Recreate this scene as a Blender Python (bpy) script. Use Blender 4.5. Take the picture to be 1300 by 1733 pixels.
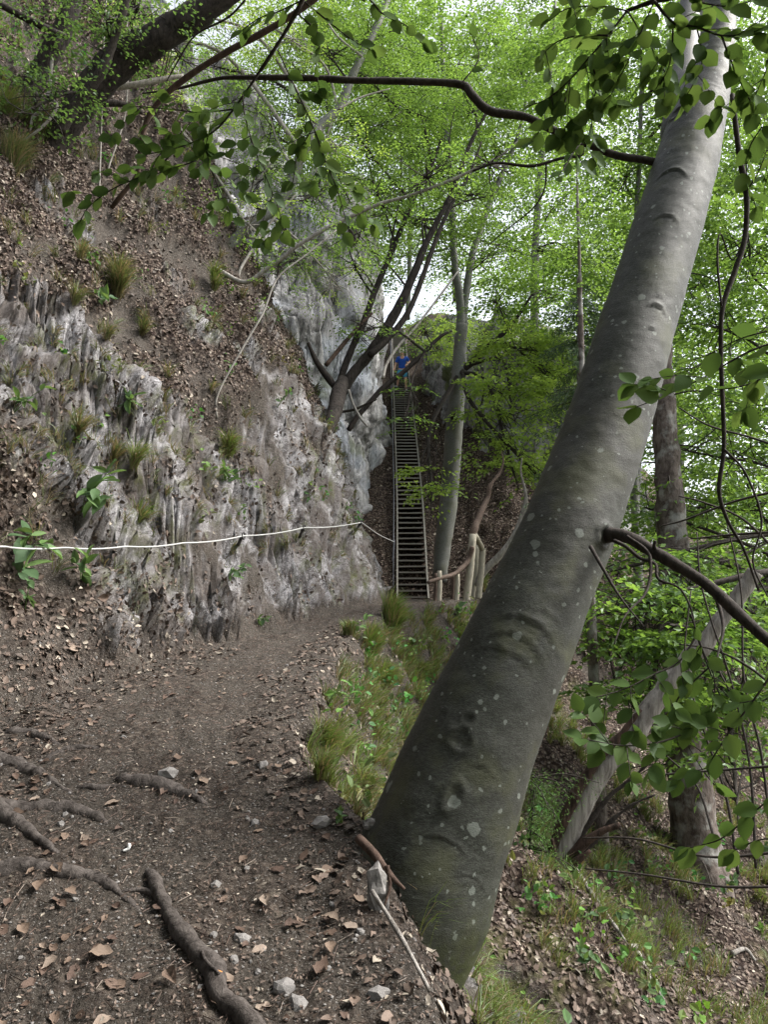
import bpy, math, random
import numpy as np
from mathutils import Vector, Matrix
random.seed(7); RNG = np.random.default_rng(11)
for o in list(bpy.data.objects): bpy.data.objects.remove(o)
SC = bpy.context.scene; COL = SC.collection
R = math.radians

# ---------------------------------------------------------------- camera
CAM_Z, PITCH, F = 1.6, R(8.0), 1300.0
cam_d = bpy.data.cameras.new('camera'); cam = bpy.data.objects.new('camera', cam_d); COL.objects.link(cam)
cam_d.sensor_fit = 'VERTICAL'; cam_d.sensor_height = 34.66; cam_d.lens = 26.0
cam_d.clip_start = 0.05; cam_d.clip_end = 4000
cam.location = (0, 0, CAM_Z); cam.rotation_euler = (R(90) + PITCH, 0, 0)
SC.camera = cam

# ---------------------------------------------------------------- sky, sun, exposure
SUN_EL, SUN_AZ = 48.0, 84.0          # azimuth measured from +Y towards +X
world = bpy.data.worlds.new('World'); SC.world = world; world.use_nodes = True
wn = world.node_tree.nodes; wl = world.node_tree.links; wn.clear()
sky = wn.new('ShaderNodeTexSky'); sky.sky_type = 'NISHITA'; sky.sun_disc = False
sky.sun_elevation = R(SUN_EL); sky.sun_rotation = R(SUN_AZ)
sky.air_density = 1.0; sky.dust_density = 4.0; sky.ozone_density = 1.0
hsv = wn.new('ShaderNodeHueSaturation'); hsv.inputs['Saturation'].default_value = 0.35
bg = wn.new('ShaderNodeBackground'); bg.inputs['Strength'].default_value = 0.10
wo = wn.new('ShaderNodeOutputWorld')
wl.new(sky.outputs[0], hsv.inputs['Color']); wl.new(hsv.outputs[0], bg.inputs['Color']); wl.new(bg.outputs[0], wo.inputs[0])
sun_d = bpy.data.lights.new('sun', 'SUN'); sun_d.energy = 1.5; sun_d.angle = R(14); sun_d.color = (1.0, 0.96, 0.9)
sun = bpy.data.objects.new('sun', sun_d); COL.objects.link(sun)
sd = Vector((math.sin(R(SUN_AZ)) * math.cos(R(SUN_EL)), math.cos(R(SUN_AZ)) * math.cos(R(SUN_EL)), math.sin(R(SUN_EL))))
sun.rotation_euler = sd.to_track_quat('Z', 'Y').to_euler(); sun.location = sd * 60
SC.view_settings.view_transform = 'Standard'; SC.view_settings.look = 'None'
SC.view_settings.exposure = 2.1; SC.view_settings.gamma = 1.0; SC.view_settings.use_curve_mapping = False
SC.cycles.use_denoising = True
SC.cycles.max_bounces = 12; SC.cycles.diffuse_bounces = 8; SC.cycles.transmission_bounces = 8; SC.cycles.glossy_bounces = 2
SC.cycles.sample_clamp_indirect = 6.0

# ---------------------------------------------------------------- helpers: space
CP, SP = math.cos(PITCH), math.sin(PITCH)
def ray(u, v):
    a, b = (u - 650.0) / F, (866.5 - v) / F
    return np.array([a, CP - b * SP, SP + b * CP])
def at(u, v, Y):
    """world point seen at photo position (u, v) that stands Y metres in front"""
    d = ray(u, v); return np.array([0, 0, CAM_Z]) + d * (Y / d[1])
def S(x): x = np.clip(x, 0, 1); return x * x * (3 - 2 * x)
def sstep(a, b, x): return S((np.asarray(x, float) - a) / (b - a))
def lerp(a, b, t): return a + (b - a) * t

# ---------------------------------------------------------------- helpers: noise (vectorised gradient noise)
_perm = np.random.default_rng(3).permutation(256); _perm = np.concatenate([_perm, _perm, _perm])
_grad = np.random.default_rng(4).normal(size=(256, 3)); _grad /= np.linalg.norm(_grad, axis=1)[:, None]
def noise(P):
    P = np.asarray(P, float); i = np.floor(P).astype(int); f = P - i; i &= 255
    w = f * f * f * (f * (f * 6 - 15) + 10); out = 0
    for dx in (0, 1):
        for dy in (0, 1):
            for dz in (0, 1):
                h = _perm[_perm[_perm[i[:, 0] + dx] + i[:, 1] + dy] + i[:, 2] + dz]
                g = _grad[h]; d = f - np.array([dx, dy, dz])
                ww = (w[:, 0] if dx else 1 - w[:, 0]) * (w[:, 1] if dy else 1 - w[:, 1]) * (w[:, 2] if dz else 1 - w[:, 2])
                out = out + ww * (g * d).sum(1)
    return out * 1.6
def fbm(P, oct=4, gain=0.5, lac=2.03):
    s, a = 0, 1.0
    for k in range(oct):
        s = s + a * noise(np.asarray(P) * lac ** k + 17.3 * k); a *= gain
    return s
def worley(P, jit=.9):
    """cell noise: distance to the border between cells (F2-F1) and a random value per cell"""
    P = np.asarray(P, float); i = np.floor(P).astype(int); f1 = np.full(len(P), 9.0); f2 = f1.copy(); rv = np.zeros(len(P))
    for dx in (-1, 0, 1):
        for dy in (-1, 0, 1):
            for dz in (-1, 0, 1):
                c = i + np.array([dx, dy, dz]); h = _perm[_perm[_perm[c[:, 0] & 255] + (c[:, 1] & 255)] + (c[:, 2] & 255)]
                q = c + .5 + jit * .5 * _grad[h]; d = np.sqrt(((P - q) ** 2).sum(1)); m = d < f1
                f2 = np.where(m, f1, np.minimum(f2, d)); rv = np.where(m, h / 255.0, rv); f1 = np.where(m, d, f1)
    return f2 - f1, rv
def ridged(P, oct=3, gain=0.55):
    s, a = 0, 1.0
    for k in range(oct):
        s = s + a * (1 - 2.2 * np.abs(noise(np.asarray(P) * 2.1 ** k + 9.1 * k))); a *= gain
    return s

# ---------------------------------------------------------------- helpers: objects
def tag(o, label=None, cat=None, group=None, kind=None):
    if label: o['label'] = label
    if cat: o['category'] = cat
    if group: o['group'] = group
    if kind: o['kind'] = kind
    return o
def link(o, parent=None):
    COL.objects.link(o)
    if parent is not None: o.parent = parent
    return o
def empty(name, loc, label, cat, group=None):
    o = bpy.data.objects.new(name, None); o.empty_display_size = 0.1; o.location = [float(c) for c in loc]; link(o)
    return tag(o, label, cat, group)
def mesh_data(name, V, Fc, mat=None, col=None, attrs=None, smooth=True):
    """Fc: (M,k) int array, or list of such arrays"""
    V = np.ascontiguousarray(V, dtype=np.float32)
    if not isinstance(Fc, (list, tuple)): Fc = [Fc]
    Fc = [np.asarray(f, dtype=np.int32) for f in Fc if len(f)]
    me = bpy.data.meshes.new(name)
    me.vertices.add(len(V)); me.vertices.foreach_set('co', V.ravel())
    loops = np.concatenate([f.ravel() for f in Fc]); sizes = np.concatenate([np.full(len(f), f.shape[1], np.int32) for f in Fc])
    starts = np.concatenate([[0], np.cumsum(sizes)[:-1]]).astype(np.int32)
    me.loops.add(len(loops)); me.loops.foreach_set('vertex_index', loops)
    me.polygons.add(len(sizes)); me.polygons.foreach_set('loop_start', starts)
    me.update(calc_edges=True)
    me.polygons.foreach_set('use_smooth', np.full(len(sizes), smooth, bool))
    if col is not None:
        a = me.color_attributes.new('Col', 'FLOAT_COLOR', 'POINT')
        c = np.ones((len(V), 4), np.float32); c[:, :col.shape[1]] = col; a.data.foreach_set('color', c.ravel())
    for k, arr in (attrs or {}).items():
        a = me.attributes.new(k, 'FLOAT', 'POINT'); a.data.foreach_set('value', np.ascontiguousarray(arr, dtype=np.float32))
    if mat is not None: me.materials.append(mat)
    me.validate(); me.update()
    return me
def add(name, V, Fc, mat, parent=None, **kw):
    V = np.asarray(V, float)
    if parent is not None: V = V - np.array(WL(parent))
    return link(bpy.data.objects.new(name, mesh_data(name, V, Fc, mat, **kw)), parent)
def WL(o):
    p = Vector((0, 0, 0))
    while o is not None: p = p + o.location; o = o.parent
    return p
class MB:
    """collects several closed shapes of ONE part"""
    def __init__(s): s.V = []; s.F3 = []; s.F4 = []; s.n = 0
    def put(s, V, F):
        F = np.asarray(F) + s.n; (s.F4 if F.shape[1] == 4 else s.F3).append(F); s.V.append(np.asarray(V, float)); s.n += len(V)
    def tube(s, P, r, seg=8, cap=True):
        V, F = tube_arrays(P, r, seg, cap)
        s.V.append(V); [ (s.F4 if f.shape[1] == 4 else s.F3).append(f + s.n) for f in F ]; s.n += len(V)
    def build(s, name, mat, parent=None, **kw):
        F = [np.concatenate(f) for f in (s.F3, s.F4) if f]
        return add(name, np.concatenate(s.V), F, mat, parent, **kw)
def catmull(P, n):
    P = np.asarray(P, float)
    if len(P) < 3: t = np.linspace(0, 1, n)[:, None]; return P[0] * (1 - t) + P[-1] * t
    Q = np.vstack([2 * P[0] - P[1], P, 2 * P[-1] - P[-2]])
    seg = len(P) - 1; t = np.linspace(0, seg - 1e-6, n); i = t.astype(int); f = (t - i)[:, None]
    a, b, c, d = Q[i], Q[i + 1], Q[i + 2], Q[i + 3]
    return 0.5 * (2 * b + (c - a) * f + (2 * a - 5 * b + 4 * c - d) * f ** 2 + (3 * b - a - 3 * c + d) * f ** 3)
def frames(P):
    T = np.gradient(P, axis=0); T /= np.linalg.norm(T, axis=1)[:, None] + 1e-9
    N = np.zeros_like(P); ref = np.array([0, 0, 1.0]) if abs(T[0, 2]) < 0.9 else np.array([0, -1.0, 0])
    n = ref - T[0] * ref.dot(T[0]); n /= np.linalg.norm(n)
    for i in range(len(P)):
        n = n - T[i] * n.dot(T[i]); n /= np.linalg.norm(n) + 1e-9; N[i] = n
    return T, N, np.cross(T, N)
def tube_arrays(P, r, seg=8, cap=True):
    P = np.asarray(P, float); m = len(P); r = np.broadcast_to(np.asarray(r, float), (m,))
    T, N, B = frames(P); a = np.linspace(0, 2 * np.pi, seg, endpoint=False)
    V = (P[:, None] + r[:, None, None] * (np.cos(a)[None, :, None] * N[:, None] + np.sin(a)[None, :, None] * B[:, None])).reshape(-1, 3)
    i = np.arange(m - 1)[:, None] * seg; j = np.arange(seg)[None]; k = (j + 1) % seg
    F = [np.stack([i + j, i + k, i + seg + k, i + seg + j], -1).reshape(-1, 4)]
    if cap:
        V = np.vstack([V, P[0], P[-1]]); c0, c1 = m * seg, m * seg + 1; j = np.arange(seg); k = (j + 1) % seg
        F.append(np.stack([k, j, np.full(seg, c0)], -1)); F.append(np.stack([(m - 1) * seg + j, (m - 1) * seg + k, np.full(seg, c1)], -1))
    return V, F
def tube(name, P, r, mat, parent=None, seg=10, n=None, rough=0.0, freq=6.0, **kw):
    P = np.asarray(P, float); k = len(P); n = n or max(6, 5 * k)
    rr = np.interp(np.linspace(0, k - 1, n), np.arange(k), np.broadcast_to(np.asarray(r, float), (k,)))
    V, Fq = tube_arrays(catmull(P, n), rr, seg)
    if rough:
        c = catmull(P, n).repeat(seg, 0); d = V[:n * seg] - c; L = np.linalg.norm(d, axis=1)[:, None] + 1e-9
        V[:n * seg] += d / L * (rough * fbm(V[:n * seg] * freq, 3))[:, None]
    return add(name, V, Fq, mat, parent, **kw)
# ---------------------------------------------------------------- materials
class NT:
    def __init__(s, name):
        s.m = bpy.data.materials.new(name); s.m.use_nodes = True; s.t = s.m.node_tree; s.t.nodes.clear()
        s.out = s.n('ShaderNodeOutputMaterial')
    def n(s, kind, **kw):
        x = s.t.nodes.new(kind)
        for k, v in kw.items(): setattr(x, k, v)
        return x
    def l(s, a, b): s.t.links.new(a, b)
    def coord(s, scale=(1, 1, 1), which='Object', rot=(0, 0, 0)):
        c = s.n('ShaderNodeTexCoord'); m = s.n('ShaderNodeMapping'); m.inputs['Scale'].default_value = scale; m.inputs['Rotation'].default_value = rot
        s.l(c.outputs[which], m.inputs[0]); return m.outputs[0]
    def noise(s, vec, scale, detail=4, rough=0.55, dist=0.0):
        x = s.n('ShaderNodeTexNoise'); x.inputs['Scale'].default_value = scale; x.inputs['Detail'].default_value = detail
        x.inputs['Roughness'].default_value = rough; x.inputs['Distortion'].default_value = dist; s.l(vec, x.inputs['Vector']); return x.outputs[0]
    def voro(s, vec, scale, feature='F1', out='Distance'):
        x = s.n('ShaderNodeTexVoronoi', feature=feature); x.inputs['Scale'].default_value = scale; s.l(vec, x.inputs['Vector']); return x.outputs[out]
    def ramp(s, fac, stops, interp='LINEAR'):
        x = s.n('ShaderNodeValToRGB'); x.color_ramp.interpolation = interp; e = x.color_ramp.elements
        while len(e) < len(stops): e.new(0.5)
        for q, (p, c) in zip(e, stops): q.position = p; q.color = (*c, 1) if len(c) == 3 else c
        s.l(fac, x.inputs[0]); return x.outputs[0]
    def mix(s, fac, a, b, mode='MIX'):
        x = s.n('ShaderNodeMix', data_type='RGBA', blend_type=mode)
        for sock, val in ((x.inputs[0], fac), (x.inputs[6], a), (x.inputs[7], b)):
            if isinstance(val, (int, float)): sock.default_value = val
            elif isinstance(val, tuple): sock.default_value = (*val, 1)
            else: s.l(val, sock)
        return x.outputs[2]
    def math(s, op, a, b=0.0, c=0.0, clamp=False):
        x = s.n('ShaderNodeMath', operation=op, use_clamp=clamp)
        for sock, val in zip(x.inputs, (a, b, c)):
            if isinstance(val, (int, float)): sock.default_value = val
            else: s.l(val, sock)
        return x.outputs[0]
    def attr(s, name, out='Fac'): x = s.n('ShaderNodeAttribute', attribute_name=name); return x.outputs[out]
    def bsdf(s, color, rough=0.8, bump=None, bstr=0.5, bdist=0.01, spec=0.3, **kw):
        b = s.n('ShaderNodeBsdfPrincipled')
        for sock, val in ((b.inputs['Base Color'], color), (b.inputs['Roughness'], rough)):
            if isinstance(val, (int, float)): sock.default_value = val
            elif isinstance(val, tuple): sock.default_value = (*val, 1)
            else: s.l(val, sock)
        b.inputs['Specular IOR Level'].default_value = spec
        for k, v in kw.items(): b.inputs[k].default_value = v
        if bump is not None:
            u = s.n('ShaderNodeBump'); u.inputs['Strength'].default_value = bstr; u.inputs['Distance'].default_value = bdist
            s.l(bump, u.inputs['Height']); s.l(u.outputs[0], b.inputs['Normal'])
        return b.outputs[0]
    def done(s, sh): s.l(sh, s.out.inputs[0]); return s.m

def m_terrain():
    t = NT('hillside_ground'); p = t.coord(which='Object')
    rock, lit, moss, pale = t.attr('rock'), t.attr('litter'), t.attr('moss'), t.attr('pale')
    # soil
    g1 = t.noise(p, 3.0, 5); g2 = t.noise(p, 38.0, 5, 0.7); g3 = t.voro(p, 70.0)
    soil = t.mix(g1, (0.025, 0.0210, 0.0175), (0.058, 0.050, 0.042))
    soil = t.mix(t.ramp(g2, [(0.42, (0, 0, 0)), (0.62, (1, 1, 1))]), soil, (0.078, 0.066, 0.055))
    soil = t.mix(t.ramp(t.noise(p, 95.0, 2, 0.6), [(0.60, (0, 0, 0)), (0.68, (1, 1, 1))]), soil, (0.22, 0.205, 0.19))
    soil = t.mix(t.ramp(t.noise(p, 60.0, 3, 0.6), [(0.30, (1, 1, 1)), (0.40, (0, 0, 0))]), soil, (0.020, 0.014, 0.012))
    # leaf litter between the built leaves
    vc = t.n('ShaderNodeTexVoronoi'); vc.inputs['Scale'].default_value = 24.0; t.l(p, vc.inputs['Vector'])
    lc = t.ramp(t.math('FRACT', t.math('MULTIPLY', vc.outputs['Color'], 3.7)), [(0.0, (0.037, 0.029, 0.023)), (0.35, (0.080, 0.060, 0.047)), (0.7, (0.138, 0.104, 0.083)), (1.0, (0.25, 0.21, 0.17))])
    lc = t.mix(t.ramp(vc.outputs['Distance'], [(0.30, (0, 0, 0)), (0.62, (1, 1, 1))]), lc, (0.025, 0.016, 0.013))
    c = t.mix(lit, soil, lc)
    # limestone
    ps = t.coord((1.0, 1.0, 0.7), rot=(0, R(16), 0))
    s1 = t.noise(ps, 5.0, 8, 0.74, 0.5); s2 = t.noise(ps, 19.0, 7, 0.8, 0.7); s3 = t.noise(p, 1.7, 4); s4 = t.noise(p, 42.0, 5, 0.8)
    rc = t.ramp(s1, [(0.38, (0.065, 0.060, 0.061)), (0.46, (0.15, 0.144, 0.146)), (0.54, (0.26, 0.253, 0.258)), (0.63, (0.42, 0.41, 0.422))])
    rc = t.mix(t.ramp(s2, [(0.40, (1, 1, 1)), (0.45, (0, 0, 0))]), rc, (0.040, 0.034, 0.033))
    rc = t.mix(t.ramp(s2, [(0.55, (0, 0, 0)), (0.60, (0.8, 0.8, 0.8))]), rc, (0.44, 0.43, 0.44))
    rc = t.mix(t.ramp(s4, [(0.58, (0, 0, 0)), (0.62, (0.8, 0.8, 0.8))]), rc, (0.60, 0.59, 0.60))
    rc = t.mix(t.ramp(s3, [(0.42, (0, 0, 0)), (0.58, (0.75, 0.75, 0.75))]), rc, (0.085, 0.070, 0.060))
    c = t.mix(rock, c, rc)
    mn = t.noise(p, 14.0, 5, 0.7)
    mc = t.mix(mn, (0.030, 0.040, 0.012), (0.12, 0.13, 0.035))
    c = t.mix(t.math('MULTIPLY', moss, t.ramp(mn, [(0.35, (0.2, 0.2, 0.2)), (0.6, (1, 1, 1))])), c, mc)
    h = t.math('ADD', t.math('MULTIPLY', t.mix(rock, g2, s2), 1.0), t.math('MULTIPLY', s1, t.math('MULTIPLY', rock, 1.6)))
    h = t.math('ADD', h, t.math('MULTIPLY', vc.outputs['Distance'], t.math('MULTIPLY', lit, 0.8)))
    return t.done(t.bsdf(c, 0.93, h, 0.9, 0.035, 0.15))
def m_limestone(name, dark, mid, light, blue=0.0):
    t = NT(name); p = t.coord(); ps = t.coord((1, 1, 0.3)); moss = t.attr('moss')
    a = t.noise(ps, 1.6, 8, 0.72, 0.4); b = t.noise(ps, 7.0, 6, 0.75, 0.3); w = t.noise(p, 0.55, 3); st = t.noise(t.coord((1, 1, 0.06)), 2.6, 5, 0.7)
    c = t.ramp(a, [(0.30, dark), (0.48, mid), (0.66, light)])
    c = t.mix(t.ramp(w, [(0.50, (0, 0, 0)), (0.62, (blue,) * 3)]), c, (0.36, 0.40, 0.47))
    c = t.mix(t.ramp(st, [(0.36, (0.75,) * 3), (0.50, (0, 0, 0))]), c, tuple(x * 0.5 for x in dark))
    c = t.mix(t.ramp(b, [(0.34, (1, 1, 1)), (0.46, (0, 0, 0))]), c, tuple(x * 0.45 for x in dark))
    c = t.mix(t.ramp(b, [(0.56, (0, 0, 0)), (0.7, (0.8, 0.8, 0.8))]), c, light)
    mn = t.noise(p, 5.0, 4, 0.7); mc = t.mix(mn, (0.035, 0.045, 0.016), (0.12, 0.15, 0.04))
    c = t.mix(moss, c, mc)
    h = t.math('ADD', a, t.math('MULTIPLY', b, 0.5))
    return t.done(t.bsdf(c, 0.92, h, 0.9, 0.12, 0.15))
def m_beech(name='beech_bark', lichen=True, base=((0.0155, 0.0175, 0.0125), (0.035, 0.0375, 0.029))):
    t = NT(name); p = t.coord(); pr = t.coord((1, 1, 2.6))
    a = t.noise(p, 2.2, 5, 0.6); b = t.noise(pr, 46.0, 4, 0.75); g = t.noise(p, 4.0, 4)
    c = t.mix(a, *base)
    c = t.mix(t.ramp(b, [(0.42, (0, 0, 0)), (0.62, (0.75,) * 3)]), c, (0.068, 0.073, 0.062))
    c = t.mix(t.ramp(t.noise(pr, 110.0, 3, 0.8), [(0.36, (0.8,) * 3), (0.5, (0,) * 3)]), c, (0.022, 0.023, 0.020))
    c = t.mix(t.ramp(t.noise(p, 1.1, 3), [(0.45, (0,) * 3), (0.62, (0.5,) * 3)]), c, (0.045, 0.042, 0.036))
    c = t.mix(t.ramp(g, [(0.50, (0, 0, 0)), (0.66, (0.5, 0.5, 0.5))]), c, (0.072, 0.076, 0.034))
    h = t.math('ADD', t.math('MULTIPLY', b, 0.6), t.noise(pr, 140.0, 2))
    if lichen:
        for sc, th, seed in ((9.0, 0.30, 0.0), (17.0, 0.26, 3.1), (6.5, 0.22, 7.7), (28.0, 0.26, 5.2)):
            q = t.n('ShaderNodeVectorMath', operation='ADD'); t.l(p, q.inputs[0]); q.inputs[1].default_value = (seed, seed, seed)
            wv = t.n('ShaderNodeVectorMath', operation='ADD'); t.l(q.outputs[0], wv.inputs[0])
            nz = t.n('ShaderNodeTexNoise'); nz.inputs['Scale'].default_value = 30; t.l(p, nz.inputs['Vector'])
            sc2 = t.n('ShaderNodeVectorMath', operation='SCALE'); t.l(nz.outputs['Color'], sc2.inputs[0]); sc2.inputs['Scale'].default_value = 0.03
            t.l(sc2.outputs[0], wv.inputs[1])
            v = t.n('ShaderNodeTexVoronoi'); v.inputs['Scale'].default_value = sc; t.l(wv.outputs[0], v.inputs['Vector'])
            rnd = t.n('ShaderNodeSeparateColor'); t.l(v.outputs['Color'], rnd.inputs[0])
            on = t.math('GREATER_THAN', rnd.outputs[0], 0.62)
            siz = t.math('MULTIPLY', rnd.outputs[1], th)
            f = t.math('MULTIPLY', on, t.math('SMOOTH_MIN', 1.0, t.math('MULTIPLY', t.math('SUBTRACT', siz, v.outputs['Distance']), 28.0, clamp=True), 0.1))
            c = t.mix(t.math('MULTIPLY', f, 0.5), c, (0.26, 0.29, 0.26))
        c = t.mix(t.math('MULTIPLY', t.attr('scar'), 0.55), c, (0.018, 0.015, 0.012))
        moss = t.attr('moss'); mm = t.noise(p, 30.0, 4, 0.7)
        c = t.mix(t.math('MULTIPLY', moss, t.ramp(mm, [(0.35, (0.1,) * 3), (0.6, (1,) * 3)])), c, (0.045, 0.055, 0.016))
    return t.done(t.bsdf(c, 0.6, h, 0.4, 0.006, 0.3))
def m_bark(name, lo, hi, scale=20.0, stretch=0.3, bd=0.02, lich=0.0):
    t = NT(name); p = t.coord(); ps = t.coord((1, 1, stretch))
    a = t.noise(ps, scale, 5, 0.7, 0.5); b = t.noise(p, 5.0, 4)
    c = t.mix(t.ramp(a, [(0.35, (0, 0, 0)), (0.65, (1, 1, 1))]), lo, hi)
    if lich: c = t.mix(t.ramp(b, [(0.5, (0, 0, 0)), (0.62, (lich,) * 3)]), c, (0.36, 0.37, 0.35))
    return t.done(t.bsdf(c, 0.9, a, 0.9, bd, 0.2))
def m_leaf(name, trans=0.55, rough=0.42, use_obj=False, vein=False, base=None, gloss=0.03):
    t = NT(name)
    if base: c = base
    elif use_obj:
        inf = t.n('ShaderNodeObjectInfo'); c = t.ramp(inf.outputs['Random'], [(0.0, (0.035, 0.070, 0.020)), (0.5, (0.058, 0.105, 0.028)), (1.0, (0.095, 0.150, 0.042))])
    else: c = t.attr('Col', 'Color')
    if vein:
        p = t.coord(); w = t.n('ShaderNodeTexWave', wave_type='BANDS', bands_direction='Y'); w.inputs['Scale'].default_value = 34.0; w.inputs['Distortion'].default_value = 0.6; t.l(p, w.inputs[0])
        c = t.mix(t.math('MULTIPLY', w.outputs['Fac'], 0.22), c, (0.16, 0.24, 0.07))
    d = t.n('ShaderNodeBsdfDiffuse'); tr = t.n('ShaderNodeBsdfTranslucent'); gl = t.n('ShaderNodeBsdfGlossy'); gl.inputs['Roughness'].default_value = rough
    tc = t.mix(1.0, c, (1.18, 1.14, 0.75), 'MULTIPLY')
    if isinstance(c, tuple): d.inputs['Color'].default_value = (*c, 1)
    else: t.l(c, d.inputs['Color'])
    t.l(tc, tr.inputs['Color']); gl.inputs['Color'].default_value = (0.8, 0.9, 0.85, 1)
    m1 = t.n('ShaderNodeMixShader'); m1.inputs[0].default_value = trans; t.l(d.outputs[0], m1.inputs[1]); t.l(tr.outputs[0], m1.inputs[2])
    m2 = t.n('ShaderNodeMixShader'); m2.inputs[0].default_value = gloss; t.l(m1.outputs[0], m2.inputs[1]); t.l(gl.outputs[0], m2.inputs[2])
    return t.done(m2.outputs[0])
def m_dry(name='dry_leaf', obj=False):
    t = NT(name); p = t.coord()
    if obj:
        inf = t.n('ShaderNodeObjectInfo'); c = t.ramp(inf.outputs['Random'], [(0.0, (0.065, 0.040, 0.030)), (0.4, (0.12, 0.080, 0.058)), (0.75, (0.20, 0.145, 0.105)), (1.0, (0.31, 0.25, 0.20))])
        c = t.mix(t.ramp(t.noise(p, 60.0, 3, 0.7), [(0.4, (0.5,) * 3), (0.7, (0,) * 3)]), c, (0.07, 0.042, 0.03))
    else: c = t.attr('Col', 'Color')
    return t.done(t.bsdf(c, 0.7, t.noise(p, 120.0, 2), 0.3, 0.003, 0.35))
def m_plain(name, col, rough=0.6, var=0.25, scale=30.0, metal=0.0, stretch=(1, 1, 1), bd=0.003, spec=0.4):
    t = NT(name); p = t.coord(stretch); a = t.noise(p, scale, 4, 0.65)
    c = t.mix(t.ramp(a, [(0.3, (0,) * 3), (0.7, (1,) * 3)]), tuple(x * (1 - var) for x in col), tuple(min(1, x * (1 + var)) for x in col))
    return t.done(t.bsdf(c, rough, a, 0.4, bd, spec, Metallic=metal))

M = dict(
    terrain=m_terrain(),
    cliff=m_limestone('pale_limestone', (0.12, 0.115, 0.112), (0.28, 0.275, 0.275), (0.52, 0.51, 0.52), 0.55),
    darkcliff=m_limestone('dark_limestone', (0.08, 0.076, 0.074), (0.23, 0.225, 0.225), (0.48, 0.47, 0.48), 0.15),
    beech=m_beech(), beech2=m_beech('smooth_grey_bark', False, ((0.13, 0.132, 0.118), (0.27, 0.272, 0.25))),
    branch=m_bark('dark_branch_bark', (0.018, 0.015, 0.013), (0.055, 0.046, 0.040), 40.0, 0.5, 0.006),
    darkbark=m_bark('dark_rough_bark', (0.012, 0.010, 0.009), (0.046, 0.038, 0.033), 16.0, 0.35, 0.03),
    brownbranch=m_bark('brown_branch_bark', (0.040, 0.026, 0.020), (0.095, 0.064, 0.050), 30.0, 0.4, 0.006),
    spruce=m_bark('spruce_bark', (0.040, 0.030, 0.025), (0.15, 0.125, 0.11), 14.0, 0.45, 0.03, 0.45),
    dead=m_bark('dead_wood', (0.10, 0.088, 0.078), (0.33, 0.31, 0.285), 18.0, 0.12, 0.02),
    rot=m_bark('rotten_wood', (0.020, 0.014, 0.011), (0.085, 0.055, 0.042), 20.0, 0.12, 0.03),
    palebranch=m_bark('pale_branch_bark', (0.16, 0.145, 0.125), (0.36, 0.34, 0.31), 24.0, 0.3, 0.008),
    root=m_bark('root_bark', (0.028, 0.023, 0.020), (0.098, 0.085, 0.077), 26.0, 0.5, 0.014),
    leaf=m_leaf('beech_leaf', 0.45, 0.5, True, True, gloss=0.012), foliage=m_leaf('foliage_leaf', 0.62), needle=m_leaf('needle_leaf', 0.3, 0.6),
    grass=m_leaf('grass_blade', 0.40, 0.5), herb=m_leaf('herb_leaf', 0.35, 0.55, gloss=0.015),
    dry=m_dry(), dryobj=m_dry('dry_leaf_single', True),
    stone=m_plain('pale_stone', (0.20, 0.19, 0.182), 0.9, 0.5, 25.0, bd=0.01, spec=0.15),
    post=m_plain('peeled_post_wood', (0.30, 0.275, 0.215), 0.8, 0.4, 12.0, stretch=(6, 6, 0.6)),
    rail=m_plain('barked_rail_wood', (0.095, 0.066, 0.050), 0.85, 0.45, 14.0, stretch=(3, 3, 3), bd=0.01),
    stairwood=m_plain('weathered_plank', (0.20, 0.19, 0.17), 0.85, 0.35, 20.0, stretch=(1, 6, 6)),
    metal=m_plain('galvanised_metal', (0.085, 0.09, 0.105), 0.6, 0.2, 40.0, 0.0),
    cable=m_plain('pale_rope', (0.40, 0.40, 0.39), 0.6, 0.10, 200.0),
    iron=m_plain('dark_iron', (0.035, 0.032, 0.032), 0.6, 0.3, 60.0, 0.4),
    shirt=m_plain('blue_shirt_cloth', (0.02, 0.10, 0.52), 0.8, 0.2, 20.0), shorts=m_plain('light_blue_cloth', (0.08, 0.38, 0.62), 0.8, 0.2, 20.0),
    skin=m_plain('skin', (0.62, 0.36, 0.27), 0.55, 0.08, 10.0), cap=m_plain('pale_cap_cloth', (0.72, 0.68, 0.58), 0.8, 0.1, 20.0),
    shoe=m_plain('grey_shoe', (0.42, 0.47, 0.50), 0.7, 0.2, 20.0), hair=m_plain('brown_hair', (0.05, 0.03, 0.02), 0.6, 0.3, 60.0),
    orange=m_plain('fresh_orange_wood', (0.62, 0.22, 0.05), 0.7, 0.2, 40.0), white=m_plain('white_scrap', (0.75, 0.75, 0.73), 0.7, 0.1, 40.0),
)
# ---------------------------------------------------------------- the hillside: path on a ledge, steep bank left, ravine right, gully with the stairs
_Y  = [-8, 0.0, 1.0, 2.0, 2.55, 3.0, 3.5, 4.2, 4.7, 5.6, 6.7, 7.7, 9.4, 10.6, 12.0, 13.5, 15, 18, 20, 23, 27, 33, 40, 48, 56, 70]
_ZP = [-1.6, -0.2, .0, .20, .36, .50, .66, .86, .97, 1.12, 1.27, 1.41, 1.64, 1.76, 1.88, 1.98, 2.0, 2.0, 2.0, 4.7, 7.6, 11.5, 15.8, 20.2, 23.6, 27]
_XL = [-2.6, -2.5, -2.5, -2.5, -2.5, -2.48, -2.46, -2.44, -2.4, -2.3, -2.0, -1.6, -.86, -.5, -.1, .12, -.3, -1.6, -2.2, -2.4, -2.4, -2.4, -2.4, -2.4, -2.4, -2.4]
_XR = [.8, .7, .55, .31, .17, .06, -.03, -.44, -.50, -.50, -.46, -.40, -.08, .4, 1.15, 1.62, 1.6, 1.5, 1.5, 1.5, 1.5, 1.5, 1.5, 1.5, 1.5, 1.5]
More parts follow.
